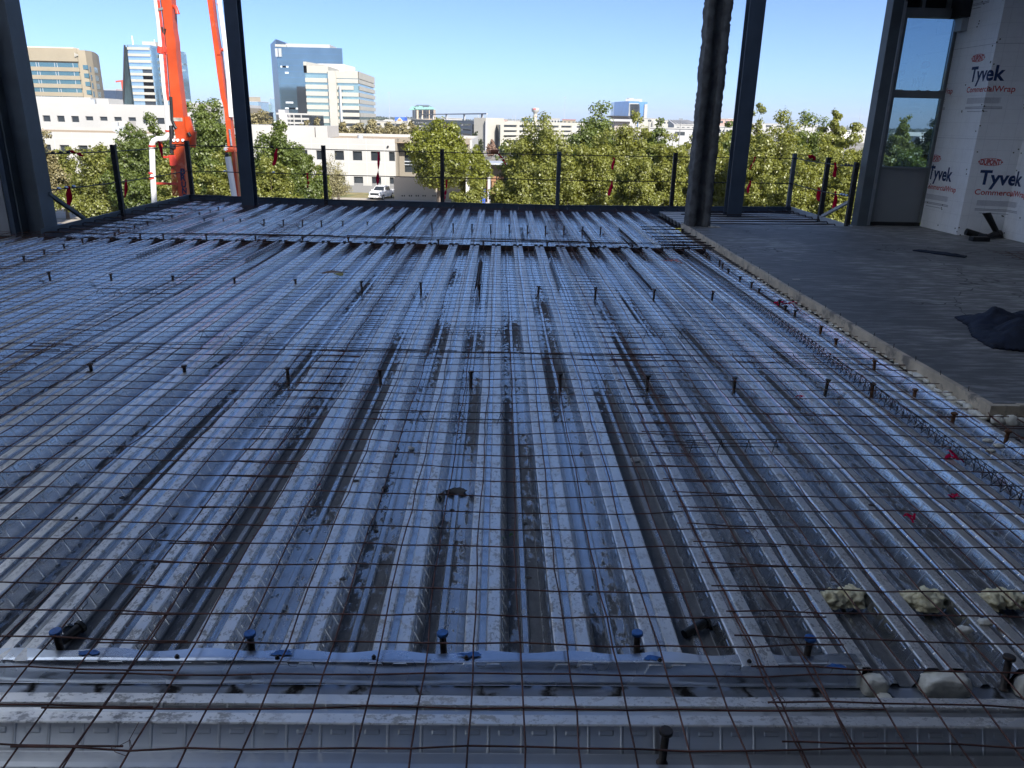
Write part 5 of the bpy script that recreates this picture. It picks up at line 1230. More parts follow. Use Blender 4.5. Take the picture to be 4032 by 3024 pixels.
def tan_tower():
    Y = 365.0; X = lambda px: at(px, 300, Y).x; Z = lambda py: at(200, py, Y).z
    t = thing('tan_office_tower', 'tan stone office tower with long teal window strips at the far left', 'office tower', (X(220), Y, GZ))
    xr = X(352); rc = 6.0
    XS = lambda px, d: (at(px, 300, Y + d).x, Y + d)
    MB().prism([(X(-60), Y + .6), (X(318), Y + .6), XS(318, 12), XS(396, 40), (X(-60), Y + 40)], GZ, Z(188)).build('core', MTAN, t)
    MB().prism([(X(318), Y), XS(349, .6), XS(374, 6), XS(388, 14), XS(397, 26), XS(400, 38), XS(330, 38)], GZ, Z(194)).build('rounded_corner', MTAN, t)
    MB().box((X(-60), Y - .2, Z(240)), (X(317), Y + .58, Z(201))).build('frieze', MTAN, t)
    MB().box((X(-60), Y + .8, Z(200)), (X(300), Y + 6, Z(184))).build('crown', bmat('pale stone crown', (0.62, 0.54, 0.44)), t)
    for i in range(6):
        zt_, zb = Z(246.5 + 32.9 * i), Z(263.5 + 32.9 * i)
        MB().box((X(-60), Y + .3, zb), (X(312), Y + .62, zt_)).build('window_strip', GTEAL, t)
        MB().box((X(-60), Y - .2, Z(279.4 + 32.9 * i)), (X(317), Y + .58, zb)).build('floor_band', MTAN, t)
        for px in (95, 158, 168, 230, 240, 302): MB().box((X(px - 10), Y + .2, zb), (X(px - 8), Y + .35, zt_)).build('mullion', MTRIM, t)
        MB().box((X(331), Y + .2, Z(270 + 32.9 * i)), (X(349), Y + .8, Z(253 + 32.9 * i))).build('window', GTEAL, t)
        for f in (.30, .55, .78, .96):
            p0_, p1_ = ((349, .6), (374, 6)) if f < .5 else ((374, 6), (388, 14)); p0_ = Vector((*XS(*p0_), 0)); p1_ = Vector((*XS(*p1_), 0)); a = p0_.lerp(p1_, .30 if f in (.30, .78) else .68) if f < .5 else p0_.lerp(p1_, .12 if f == .55 else (.42 if f == .78 else .72)); d = (p1_ - p0_).normalized(); n = Vector((d.y, -d.x, 0)) * .1
            b = a + d * 1.2; MB().prism([(a.x + n.x, a.y + n.y), (b.x + n.x, b.y + n.y), (b.x, b.y), (a.x, a.y)], Z(279 + 32.9 * i), Z(257 + 32.9 * i)).build('window', GPALE, t)
    for i, dx in enumerate((0, 5, 10)): MB().box((X(309 + dx), Y - .8, Z(222 - 2 * i)), (X(312 + dx), Y - .3, Z(206 + 3 * i))).build('sign_bar', MCREAM, t)
    a = at(88, 181, Y + 10); MB().tube([(a.x, Y + 10, Z(184)), (a.x, Y + 10, a.z)], .3, 6).tube([(a.x, Y + 9.6, a.z), (a.x, Y + 9.2, a.z + .2)], [1.4, .9], 12).build('dish', MPIPE, t)
tan_tower()

def curved_tower():
    Y = 480.0; D = lambda a, b, yy=Y: at(420 + a / 5.53, 130 + b / 5.53, yy); t = thing('banded_glass_tower', 'pale glass tower with cream floor bands and a curved left side, behind the orange boom', 'office tower', (D(600, 1500).x, Y, GZ))
    xl = D(610, 1540).x; xr = D(1105, 1540).x; X = lambda a: D(a, 1540).x
    zt = D(700, 255).z
    x_b0 = D(430, 300).x; x_b1 = D(950, 330).x
    MB().box((x_b0 + .2, Y, GZ), (x_b1, Y + 32, zt)).build('curtain_wall', GPALE, t)
    for i in range(9):
        z = D(700, 322 + 139.3 * i - 10).z; MB().box((x_b0 + .6, Y - .9, z - 1.4), (x_b1 - .3, Y - .05, z)).build('floor_band', MCREAM, t)
        z2 = D(1100, 497 + 137 * i).z; MB().box((D(1060, 490).x, Y + 5, z2 - .7), (D(1145, 490).x, Y + 5.6, z2 + .9)).build('floor_band', MCREAM, t)
    MB().box((x_b1 + .02, Y + 2, GZ), (D(1030, 320).x, Y + 30, D(1000, 318).z)).build('stair_core', GBLUE, t)
    MB().box((D(1030, 320).x + .02, Y + 6, GZ), (D(1130, 320).x + 4, Y + 30, D(1090, 322).z)).build('side_block', GPALE, t)
    # leaning curved blade at the left
    rings = []
    for z, px0, px1 in ((D(380, 1560).z, D(338, 1560).x, D(388, 1560).x), (D(330, 1000).z, D(290, 1000).x, D(398, 1000).x), (D(330, 600).z, D(240, 600).x, D(408, 600).x), (D(300, 300).z, D(200, 300).x, D(418, 262).x)):
        n = 10; arc = []
        for i in range(n + 1):
            f = i / n; arc.append((px0 + (px1 - px0) * f, Y + 18 * (1 - f) ** 2 - 1.2, z + (2.6 * f if z > 40 else 0)))
        rings.append(arc + [(px1, Y + 20, z + (2.6 if z > 40 else 0)), (px0, Y + 26, z)])
    lowr = [(x, y, GZ) for x, y, z in rings[0]]
    MB().loft([lowr] + rings).build('curved_side', glassmat('sea green glazing', (0.28, 0.42, 0.46)), t)
    a0, a1 = D(420, 265), D(392, 1560); MB().bar((a0.x, Y - 1.6, a0.z), (a1.x, Y - 1.6, a1.z), .8, .8).build('edge_fin', MDARK, t)
    # dark reflection put in as patches of darker glazing
    for i in range(5):
        z = D(700, 790 + 139.3 * i).z; MB().box((D(740 + 10 * i, 790 + 139 * i).x + 1, Y - .06, z - 7.6 + 1.2), (x_b1 - .6, Y - .02, z)).build('dark_patch', GDARK, t)
    MB().box((D(640, 200).x, Y + 8, zt - .5), (D(925, 200).x, Y + 20, D(780, 155).z)).build('penthouse', MCREAM, t)
    a, b = D(485, 45), D(515, 245); MB().tube([(a.x, Y + 4, zt - 1), (a.x - .2, Y + 4, a.z)], [.45, .3], 8).build('mast', MPIPE, t)
    a = D(905, 110); MB().tube([(a.x, Y + 8, zt), (a.x, Y + 8, a.z)], .25, 6).build('mast', MPIPE, t)
curved_tower()

def blue_tower():
    Y = 600.0; D = lambda a, b, yy=Y: at(960 + a / 3.95, 140 + b / 3.95, yy); t = thing('blue_glass_tower', 'tall blue glass tower with a dark narrow left side, left of centre', 'office tower', (D(900, 1100).x, Y, GZ))
    xl, xr = D(505, 220).x, D(1530, 240).x; zt = D(1000, 185).z
    MB().prism([(xl, Y), (xr, Y), (D(1540, 240, Y + 60).x, Y + 60), (xl, Y + 60)], GZ, zt).build('curtain_wall', GBLUE, t)
    x0 = D(412, 130, Y + 45).x
    MB().prism([(xl - .02, Y + .5), (xl - .02, Y + 45), (x0, Y + 45)], GZ, D(440, 128, Y + 40).z).build('dark_side', GNAVY, t)  # shade of the left side put in as a darker glass colour
    MB().prism([(xl - .4, Y - 1.0), (D(660, 200).x, Y - .02), (D(660, 200).x, Y + 2), (xl - .4, Y + 3)], zt + .02, zt + 1.6).build('roof_wedge', MCREAM, t)
    MB().box((D(620, 170).x, Y + 6, zt), (D(1310, 170).x, Y + 40, D(1000, 120).z)).build('penthouse', MGREYC, t)
    n = 17; zf = [zt - 4.05 * i for i in range(1, 24)]
    rr = random.Random(4)
    for z in zf:
        if z < GZ + 4: break
        MB().box((xl, Y - .06, z - .25), (xr, Y - .01, z)).build('floor_line', glassmat('spandrel glass', (0.15, 0.28, 0.42)) if z == zf[0] else bpy.data.materials['spandrel glass'], t)
    for i in range(1, 30):
        x = xl + (xr - xl) * i / 30; MB().box((x - .12, Y - .12, D(900, 420).z if i > 20 else zt - 6), (x + .12, Y - .07, zt)).build('mullion', GBLUE, t)
    MCEIL = bmat('pale blinds', (0.55, 0.60, 0.62))
    for i in range(34):
        z = rr.choice(zf[1:18]); x = xl + (xr - xl) * (rr.uniform(.03, .22) if i < 22 else rr.uniform(.3, .95)); MB().box((x, Y - .05, z - 1.6), (x + rr.uniform(1.5, 7), Y - .02, z - .4)).build('blind', MCEIL, t)
    a, b = D(822, 790), D(970, 1170); MB().box((a.x, Y - .3, GZ), (b.x + 5, Y - .14, a.z)).build('dark_patch', GDARK, t)
    for px, py in ((535, 230), (500, 330)): p = D(px, py); MB().box((p.x, Y - 1.3, D(px, 330).z), (p.x + 2.4, Y - .1, D(px, 200).z)).build('corner_strip', MTRIM, t)
blue_tower()

def banded_office():
    Y = 445.0; D = lambda a, b, yy=Y: at(960 + a / 3.95, 140 + b / 3.95, yy); t = thing('banded_office_tower', 'white banded office block with a bent glass front before the blue tower', 'office tower', (D(1400, 1300).x, Y, GZ))
    xl, xm, xr = D(955, 600).x, D(1352, 560).x, D(1775, 560).x; Y2 = 505.0; xe = D(2012, 660, Y2).x
    zt = D(1500, 552).z
    MB().prism([(xl, Y), (xr, Y), (xe, Y2), (xe - 5, Y2 + 25), (xl, Y2 + 25)], GZ, zt - 1).build('glazing', GGREEN, t)
    def band(z, h, a, b, m=MCREAM, name='floor_band'):
        MB().box((a, Y - .9, z - h), (b, Y - .02, z)).build(name, m, t)
    def side(z, h):
        d = Vector((xe - xr, Y2 - Y, 0)).normalized(); n = Vector((d.y, -d.x, 0)) * .9
        MB().prism([(xr, Y - .02), (xr + n.x * .6, Y - .9), (xe + n.x, Y2 + n.y), (xe, Y2)], z - h, z).build('floor_band', MCREAM, t)
    band(D(1100, 408).z, D(1100, 480).z * 0 + 13.6 + 6, xl - .3, xm - 1) if False else None
    MB().box((xl - .5, Y - .9, D(1100, 583).z), (xm - 1.3, Y + 30, D(1100, 470).z)).build('parapet', MCREAM, t)
    MB().prism([(xl - .5, Y - .9), (xl + 1.2, Y - .9), (xl + 6, Y + 26), (xl - .5, Y + 26)], D(1000, 580).z, D(950, 408).z).build('fin_wall', MCREAM, t)
    band(zt, 3.6, xm, xr); side(zt, 3.6)
    for i in range(8):
        z = D(1150, 662 + 105 * i).z; band(z, 2.1, xl, xm - 1.3); z = D(1560, 676 + 104.5 * i).z
        if i == 1: band(z, 2.0, xm, xm + 12)
        else: band(z, 2.0, xm, xr)
        side(z, 2.0)
    MB().box((xm - 1.2, Y - 2.2, GZ), (xm + 3.0, Y, D(1340, 548).z)).build('pier', MCREAM, t)
    a = D(1505, 790); MB().tube([(a.x, Y - 1.6, GZ), (a.x, Y - 1.6, a.z)], .7, 8).build('column', MTRIM, t)
    MB().prism([(D(1010, 440, Y + 30).x, Y + 30), (D(1560, 450, Y + 30).x, Y + 30), (D(1735, 520, Y + 55).x, Y + 55), (D(1010, 440, Y + 30).x, Y + 60)], zt - 2, D(1300, 440, Y + 30).z).build('penthouse', bmat('pale screen', (0.62, 0.58, 0.52)), t)
    for z in (D(1560, 1160).z, D(1560, 1265).z, D(1560, 1350).z): MB().box((D(1540, 900).x, Y - .5, z - 2.2), (D(1785, 900).x, Y - .06, z + 2)).build('dark_patch', GDARK, t)
    xx = xl + 1
    while xx < xr:
        MB().box((xx, Y - .07, GZ), (xx + .15, Y - .03, zt - 3.6)).build('mullion', GGREEN, t) if int(xx) % 3 == 0 else None
        xx += 3.0
banded_office()

def hotel():
    Y = 1500.0; D = lambda a, b, yy=Y: at(1500 + a / 3.607, 360 + b / 3.607, yy); t = thing('hotel_building', 'tan hotel with pale green gabled roofs on the horizon', 'hotel', (D(540, 390).x, Y, GZ))
    x0, xm, x1 = D(345, 300).x, D(508, 300).x, D(740, 300).x; ze = D(540, 250).z
    MTS = bmat('hotel stone', (0.52, 0.41, 0.28)); MSH = bmat('shaded hotel stone', (0.40, 0.35, 0.30))  # second stone is a darker copy with the side's shade put in
    MB().prism([(xm, Y), (x1, Y), (x1, Y + 60), (x0, Y + 150), (x0, Y + 120)], GZ, ze).build('walls', MTS, t)
    for xa, xb, pk in ((345, 430, 200), (430, 500, 200), (500, 590, 205), (590, 650, 222), (640, 735, 212)):
        a, b, c = D(xa, 255), D(xb, 255), D((xa + xb) / 2, pk); yo = Y - 2 if xa >= 500 else Y + 60
        MB().add([(a.x, yo, a.z), (b.x, yo, b.z), (c.x, yo, c.z), (a.x, yo + 70, a.z), (b.x, yo + 70, b.z), (c.x, yo + 70, c.z)], [(0, 1, 2), (5, 4, 3), (0, 3, 4, 1), (1, 4, 5, 2), (2, 5, 3, 0)]).build('gable_roof', MGREENR, t)
    MB().add([(D(420, 200).x, Y + 60, D(420, 205).z), (D(660, 200).x, Y + 60, D(660, 205).z), (D(620, 178).x, Y + 75, D(620, 178).z), (D(450, 178).x, Y + 75, D(450, 178).z), (D(420, 200).x, Y + 120, D(420, 205).z), (D(660, 200).x, Y + 120, D(660, 205).z)], [(0, 1, 2, 3), (3, 2, 5, 4), (0, 3, 4), (1, 5, 2), (0, 4, 5, 1)]).build('top_roof', bmat('slate roof', (0.10, 0.14, 0.16)), t)
    for c in (535, 560, 600, 625, 655, 695, 720):
        for r in range(6): p = D(c, 268 + r * 20); MB().box((p.x, Y - .6, p.z - 2.2), (p.x + 3.4, Y - .1, p.z + 2)).build('window', GDARK, t)
    d = Vector((x0 - xm, 120, 0)); n = Vector((-d.y, d.x, 0)).normalized(); n = n if n.y < 0 else -n
    for r in range(6):
        for f in (.25, .65):
            a = Vector((xm, Y, 0)) + d * f; b = a + d * .2; z = D(430, 268 + r * 20).z
            MB().prism([(a.x, a.y), (b.x, b.y), (b.x + n.x, b.y + n.y), (a.x + n.x, a.y + n.y)], z - 2, z + 2).build('window', GNAVY, t)
hotel()
def blue_white_tower():
    Y = 1300.0; D = lambda a, b, yy=Y: at(2000 + a / 2.949, 360 + b / 2.949, yy); t = thing('blue_white_tower', 'blue and white high-rise on the horizon above the yellow trees', 'high-rise', (D(1450, 300).x, Y, GZ))
    GB = glassmat('bright blue glazing', (0.10, 0.24, 0.50), .5); MW = MWHITE
    MB().prism([(D(1405, 120).x, Y), (D(1522, 120).x, Y), (D(1522, 120).x, Y + 50), (D(1310, 90).x, Y + 110), (D(1310, 90).x, Y + 70)], GZ, D(1400, 112).z).build('tower', GB, t)
    MB().box((D(1524, 100).x, Y + 6, GZ), (D(1628, 120).x, Y + 50, D(1600, 122).z)).build('side_tower', GB, t)
    MB().box((D(1408, 140).x, Y - 1, GZ), (D(1517, 140).x, Y - .02, D(1460, 136).z)).build('white_grid', MW, t); MB().box((D(1594, 140).x, Y + 4, GZ), (D(1629, 140).x, Y + 5.98, D(1600, 148).z)).build('white_grid', MW, t)
    for r in range(11):
        for c in range(7): p = D(1414 + c * 15, 146 + r * 17); MB().box((p.x, Y - 1.25, p.z - 2.6), (p.x + 3.6, Y - 1.02, p.z - .2)).build('window', GDARK, t)
    MB().prism([(D(1368, 90, Y + 40).x, Y + 40), (D(1560, 90, Y + 40).x, Y + 40), (D(1560, 90, Y + 70).x, Y + 70), (D(1368, 90, Y + 70).x, Y + 70)], D(1450, 120).z, D(1450, 86, Y + 40).z).build('crown', MW, t)
    MB().box((D(1450, 80).x, Y + 42, D(1450, 88).z), (D(1512, 80).x, Y + 60, D(1480, 68).z)).build('crown_box', MW, t)
blue_white_tower()
def water_tower():
    Y = 1400.0; D = lambda a, b: at(2000 + a / 2.949, 360 + b / 2.949, Y); c = D(318, 250); t = thing('water_tower', 'cream water tower with a wide tank and a red mark on the horizon', 'water tower', (c.x, Y, GZ))
    s = Y / FPX / 2.949
    MB().tube([(c.x, Y, GZ), (c.x, Y, D(0, 300).z), (c.x, Y, D(0, 262).z)], [24 * s, 20 * s, 19 * s], 16).build('shaft', bmat('tower shaft', (0.58, 0.50, 0.40)), t)
    zs = [(262, 19), (238, 24), (225, 41), (190, 43), (186, 40), (181, 10)]
    MB().tube([(c.x, Y, D(0, a).z) for a, r in zs], [r * s for a, r in zs], 20).build('tank', MCREAM, t)
    p, q = D(296, 197), D(322, 214); n = 6
    MB().box((p.x, Y - 43.6 * s, q.z), (q.x, Y - 41 * s, p.z)).build('tank_mark', MTYRED, t)
water_tower()

# low roofs along the horizon
def low_block(px0, px1, pt, Y, dep, mat, label, cat='low building', wins=None, name='low_building', grp=None, roof=None):
    a, b = at(px0, pt, Y), at(px1, pt + (px1 - px0) * .0218, Y); t = thing(name, label, cat, ((a.x + b.x) / 2, Y, GZ), grp)
    kk = (Y + dep) / Y; a2 = max(a.x, a.x * kk) if a.x > 0 else a.x; b2 = min(b.x, b.x * kk) if b.x < 0 else b.x
    a2, b2 = (a.x if a.x < 0 else a.x * kk), (b.x * kk if b.x < 0 else b.x)
    if b2 - a2 < 2: a2, b2 = a.x, b.x
    MB().prism([(a.x, Y), (b.x, Y), (b2, Y + dep), (a2, Y + dep)], GZ, a.z).build('walls', mat, t)
    MB().prism([(a.x - .4, Y - .4), (b.x + .4, Y - .4), (b2 + .4, Y + dep + .4), (a2 - .4, Y + dep + .4)], a.z, a.z + .5).build('roof', roof or MWHITE, t)
    if wins:
        for k in range(wins): x = a.x + (b.x - a.x) * (k + .3) / wins; MB().box((x, Y - .1, a.z - 3.2), (x + (b.x - a.x) / wins * .5, Y - .02, a.z - 1.4)).build('window', GDARK, t)
LB_ = [(1475, 1560, 478, 700, MCREAM, 'pale low shop row left of the blue gabled shop'), (1590, 1680, 470, 720, MCREAM, 'pale low shop row under the green-roofed hotel'), (1740, 1820, 466, 640, MWHITE, 'white hall behind the left wing of the garage'),
       (1690, 1745, 474, 560, MTAN, 'tan low block behind the canopy of the garage'), (1955, 1998, 470, 900, MPINK, 'pinkish low flats above the garage roof'), (2000, 2052, 474, 800, MWHITE, 'white shed roof left of the water tower'),
       (2053, 2105, 464, 760, GTEAL, 'teal glass office under the water tower'), (2145, 2204, 467, 720, MWHITE, 'white office right of the water tower'), (2215, 2266, 472, 820, MTAN, 'small tan block with a red roof right of the white office'),
       (2160, 2290, 486, 600, MGREYC, 'long grey roof deck behind the garage right wing'), (2515, 2600, 466, 900, MCREAM, 'cream mall wall below the blue and white high-rise'), (2600, 2660, 474, 850, MCREAM, 'cream mall wall right of the high-rise'),
       (2560, 2790, 505, 420, MGREYC, 'long grey warehouse behind the trees left of the fireproofed column'), (2660, 2760, 491, 560, MWHITE, 'white flat hall beside the ribbed arena roof'), (2830, 2898, 468, 640, MPINK, 'pink and white shop front seen between the two right columns'),
       (2830, 2898, 500, 460, MWHITE, 'white low roof below the pink shop front between the columns'), (2960, 3090, 486, 900, MWHITE, 'white roof strip behind the trees right of the slim column'), (3150, 3220, 490, 1000, MWHITE, 'white roofs on the right horizon above the treetops'), (3230, 3330, 500, 800, MGREYC, 'grey roof band at the right horizon'), (3350, 3440, 505, 700, MWHITE, 'white roof band next to the window wall')]
for i, (a, b, p, Y, m, l) in enumerate(LB_): low_block(a, b, p, Y, 30, m, l, 'low building', 5 if i % 2 else 3, roof=MREDROOF if 'red roof' in l else None)
FAR = [(402, 455, 355, 900, GNAVY, 'dark blue office block between the tan and the curved tower'), (455, 480, 352, 1100, MPINK, 'pinkish high block under construction beside the curved tower'), (974, 1016, 400, 900, GPALE, 'pale glass office right of the blue column'), (980, 1025, 382, 1300, MTAN, 'tan stepped tower far behind the pale glass office'),
       (1016, 1066, 410, 1000, GGREEN, 'green glass office between the blue column and the tall tower'), (1062, 1082, 388, 1200, GPALE, 'slim pale tower just left of the tall blue one'), (975, 1015, 442, 600, GBLUE, 'low blue roof hall right of the blue column')]
for a, b, p, Y, m, l in FAR: low_block(a, b, p, Y, 40, m, l, 'office block', None, 'distant_block', roof=MGREYC)
def arena():
    Y = 260.0; a, b = at(738, 404, Y), at(880, 407, Y); t = thing('arena_building', 'tan flat-roofed hall with dark roof ribs between the two orange booms', 'hall', (a.x, Y, GZ))
    MB().box((a.x, Y, GZ), (b.x, Y + 40, at(800, 418, Y).z)).build('walls', MTAN2, t); MB().box((a.x - .5, Y - .8, at(800, 418, Y).z), (b.x, Y + 40, a.z)).build('roof_edge', MGREYC, t)
    for i in range(7): x = a.x + (b.x - a.x) * (i + .4) / 7; MB().box((x, Y - 1.0, at(800, 422, Y).z), (x + .35, Y - .81, a.z - .3)).build('roof_rib', MGREYB, t)
    MB().box((at(760, 395, Y).x, Y + 20, a.z), (at(805, 395, Y).x, Y + 30, at(790, 391, Y + 20).z)).build('roof_unit', MTRIM, t)
    MB().box((at(855, 450, Y).x, Y - .5, at(860, 470, Y).z), (b.x, Y - .02, at(860, 448, Y).z)).build('window_strip', GTEAL, t)
arena()
def blue_shop():
    Y = 620.0; D = lambda a, b: at(1500 + a / 3.607, 360 + b / 3.607, Y); t = thing('blue_gabled_shop', 'small shop with a bright blue roof and a pale gabled front near the horizon', 'shop', (D(262, 460).x, Y, GZ))
    MB().add([(D(192, 362).x, Y + 3, D(192, 362).z), (D(328, 362).x, Y + 3, D(328, 365).z), (D(328, 418).x, Y, D(328, 418).z), (D(200, 418).x, Y, D(200, 418).z), (D(192, 362).x, Y + 20, D(192, 362).z), (D(328, 362).x, Y + 20, D(328, 365).z), (D(328, 418).x, Y + 23, D(328, 418).z), (D(200, 418).x, Y + 23, D(200, 418).z)], [(0, 1, 2, 3), (7, 6, 5, 4), (0, 4, 5, 1), (1, 5, 6, 2), (2, 6, 7, 3), (3, 7, 4, 0)]).build('roof', MBLUER, t)
    pts = [D(222, 460), D(318, 460), D(318, 420), D(270, 368), D(222, 420)]; n = 5
    MB().add([(p.x, Y - 3, p.z) for p in pts] + [(p.x, Y - .5, p.z) for p in pts], [tuple(range(5)), tuple(range(5, 10))[::-1]] + [(i, (i + 1) % 5, 5 + (i + 1) % 5, 5 + i) for i in range(5)]).build('gable_front', MCREAM, t)
    MB().box((D(200, 420).x, Y + 1, GZ), (D(326, 420).x, Y + 20, D(200, 419).z)).build('walls', MCREAM, t)
    a, b = D(250, 395), D(292, 412); MB().box((a.x, Y - 3.3, b.z), (b.x, Y - 3.02, a.z)).build('sign_panel', bmat('orange sign', (0.65, 0.30, 0.05)), t)
blue_shop()
def canopy_hall():
    Y = 480.0; D = lambda a, b: at(2000 + a / 2.949, 360 + b / 2.949, Y); t = thing('canopy_building', 'grey building with a thin overhanging roof behind the treetops at centre right', 'building', (D(1310, 330).x, Y, GZ))
    MB().add([(D(1182, 282).x, Y - 4, D(1182, 282).z), (D(1462, 290).x, Y - 4, D(1462, 288).z), (D(1430, 303).x, Y - 2, D(1430, 303).z), (D(1210, 302).x, Y - 2, D(1210, 301).z), (D(1182, 282).x, Y + 20, D(1182, 282).z), (D(1462, 290).x, Y + 20, D(1462, 288).z), (D(1430, 303).x, Y + 18, D(1430, 303).z), (D(1210, 302).x, Y + 18, D(1210, 301).z)], [(0, 1, 2, 3), (7, 6, 5, 4), (0, 4, 5, 1), (1, 5, 6, 2), (2, 6, 7, 3), (3, 7, 4, 0)]).build('roof', bmat('dark fascia', (0.16, 0.15, 0.16)), t)
    MB().box((D(1240, 310).x, Y, GZ), (D(1420, 310).x, Y + 16, D(1300, 302).z)).build('walls', bmat('tan wall', (0.36, 0.31, 0.27)), t); MB().box((D(1170, 320).x, Y - 3, D(1170, 345).z), (D(1430, 330).x, Y - .02, D(1300, 322).z)).build('lower_roof', MGREYC, t)
canopy_hall()
def ribbed_arena():
    Y = 700.0; D = lambda a, b, y=Y: at(2000 + a / 2.949, 360 + b / 2.949, y); t = thing('ribbed_roof_hall', 'white hall with a sloping ribbed roof left of the fireproofed column', 'hall', (D(2080, 390).x, Y, GZ))
    MB().add([(D(1930, 388).x, Y, D(1930, 388).z), (D(2290, 392).x, Y, D(2290, 396).z), (D(2290, 338).x, Y + 60, D(2240, 336).z), (D(2030, 340).x, Y + 60, D(2030, 334).z)] + [(D(1930, 388).x, Y, GZ), (D(2290, 392).x, Y, GZ), (D(2290, 338).x, Y + 60, GZ), (D(2030, 340).x, Y + 60, GZ)], [(0, 1, 2, 3), (4, 7, 6, 5), (0, 4, 5, 1), (1, 5, 6, 2), (2, 6, 7, 3), (3, 7, 4, 0)]).build('roof', MWHITE, t)
    for i in range(8):
        f = i / 8; a = Vector((D(1930 + 360 * f, 388).x, Y, D(1930 + 360 * f, 388).z + .3)); b = Vector((D(2030 + 260 * f, 340).x, Y + 60, D(2030 + 230 * f, 335).z + .5)); MB().bar(a, b, .9, .5).build('roof_rib', MGREYC, t)
    a = D(1848, 382); td = thing('pale_dome', 'small pale dome on the horizon beside the ribbed hall', 'dome', (a.x, 760, GZ)); s = 760 / FPX / 2.949
    MB().tube([(a.x, 760, GZ), (a.x, 760, a.z), (a.x, 760, a.z + 22 * s), (a.x, 760, a.z + 36 * s), (a.x, 760, a.z + 40 * s)], [34 * s, 34 * s, 26 * s, 12 * s, 2 * s], 18).build('shell', MCREAM, td)
ribbed_arena()

# masts and light poles
def mast(px, p0, p1, Y, r, label, head=None, name='lattice_mast', cat='mast'):
    a, b = at(px, p0, Y), at(px, p1, Y); t = thing(name, label, cat, (a.x, Y, GZ)); MB().tube([(b.x, Y, GZ), (b.x, Y, a.z)], [r * 1.3, r * .7], 6).build('pole', MTRIM if head != 'dark' else MGREYB, t)
    if head: MB().box((b.x - r * 5, Y - r, a.z), (b.x + r * 5, Y + r, a.z + r * 2)).build('head', MTRIM if head != 'dark' else MGREYB, t)
mast(1535, 366, 480, 900, .28, 'tall thin light mast left of the green-roofed hotel', 'y'); mast(2222, 384, 470, 1100, .3, 'tall thin mast between the water tower and the blue and white high-rise', 'y'); mast(3381, 420, 490, 1300, .3, 'thin mast far right against the sky near the window')
for px, p0, l in ((1767, 446, 'white pole above the garage left wing'), (1882, 450, 'white pole just left of the garage stair tower'), (1916, 448, 'white pole above the garage stair tower'), (2019, 453, 'left one of two white poles near the water tower'), (2029, 453, 'right one of two white poles near the water tower'), (2168, 456, 'white pole right of the water tower')): mast(px, p0, 480, 560, .28, l, None, 'light_pole', 'pole')
for px, l in ((2553, 'dark floodlight pole right of the blue and white high-rise'), (2604, 'dark floodlight pole left of the pale dome'), (2677, 'dark floodlight pole before the ribbed hall'), (2852, 'dark floodlight pole between the two right columns')): mast(px, 470, 520, 420, .2, l, 'dark', 'floodlight_pole', 'light pole')
p = at(482, 322, 1150); t = thing('tower_crane', 'faint orange tower crane beside the curved tower', 'crane', (p.x, 1150, GZ)); MB().bar((p.x, 1150, GZ), (p.x, 1150, p.z), 3, 3).build('mast', MORANGE, t); MB().bar((p.x - 9, 1150, p.z), (p.x + 6, 1150, p.z + 2), 2, 2).build('jib', MORANGE, t)

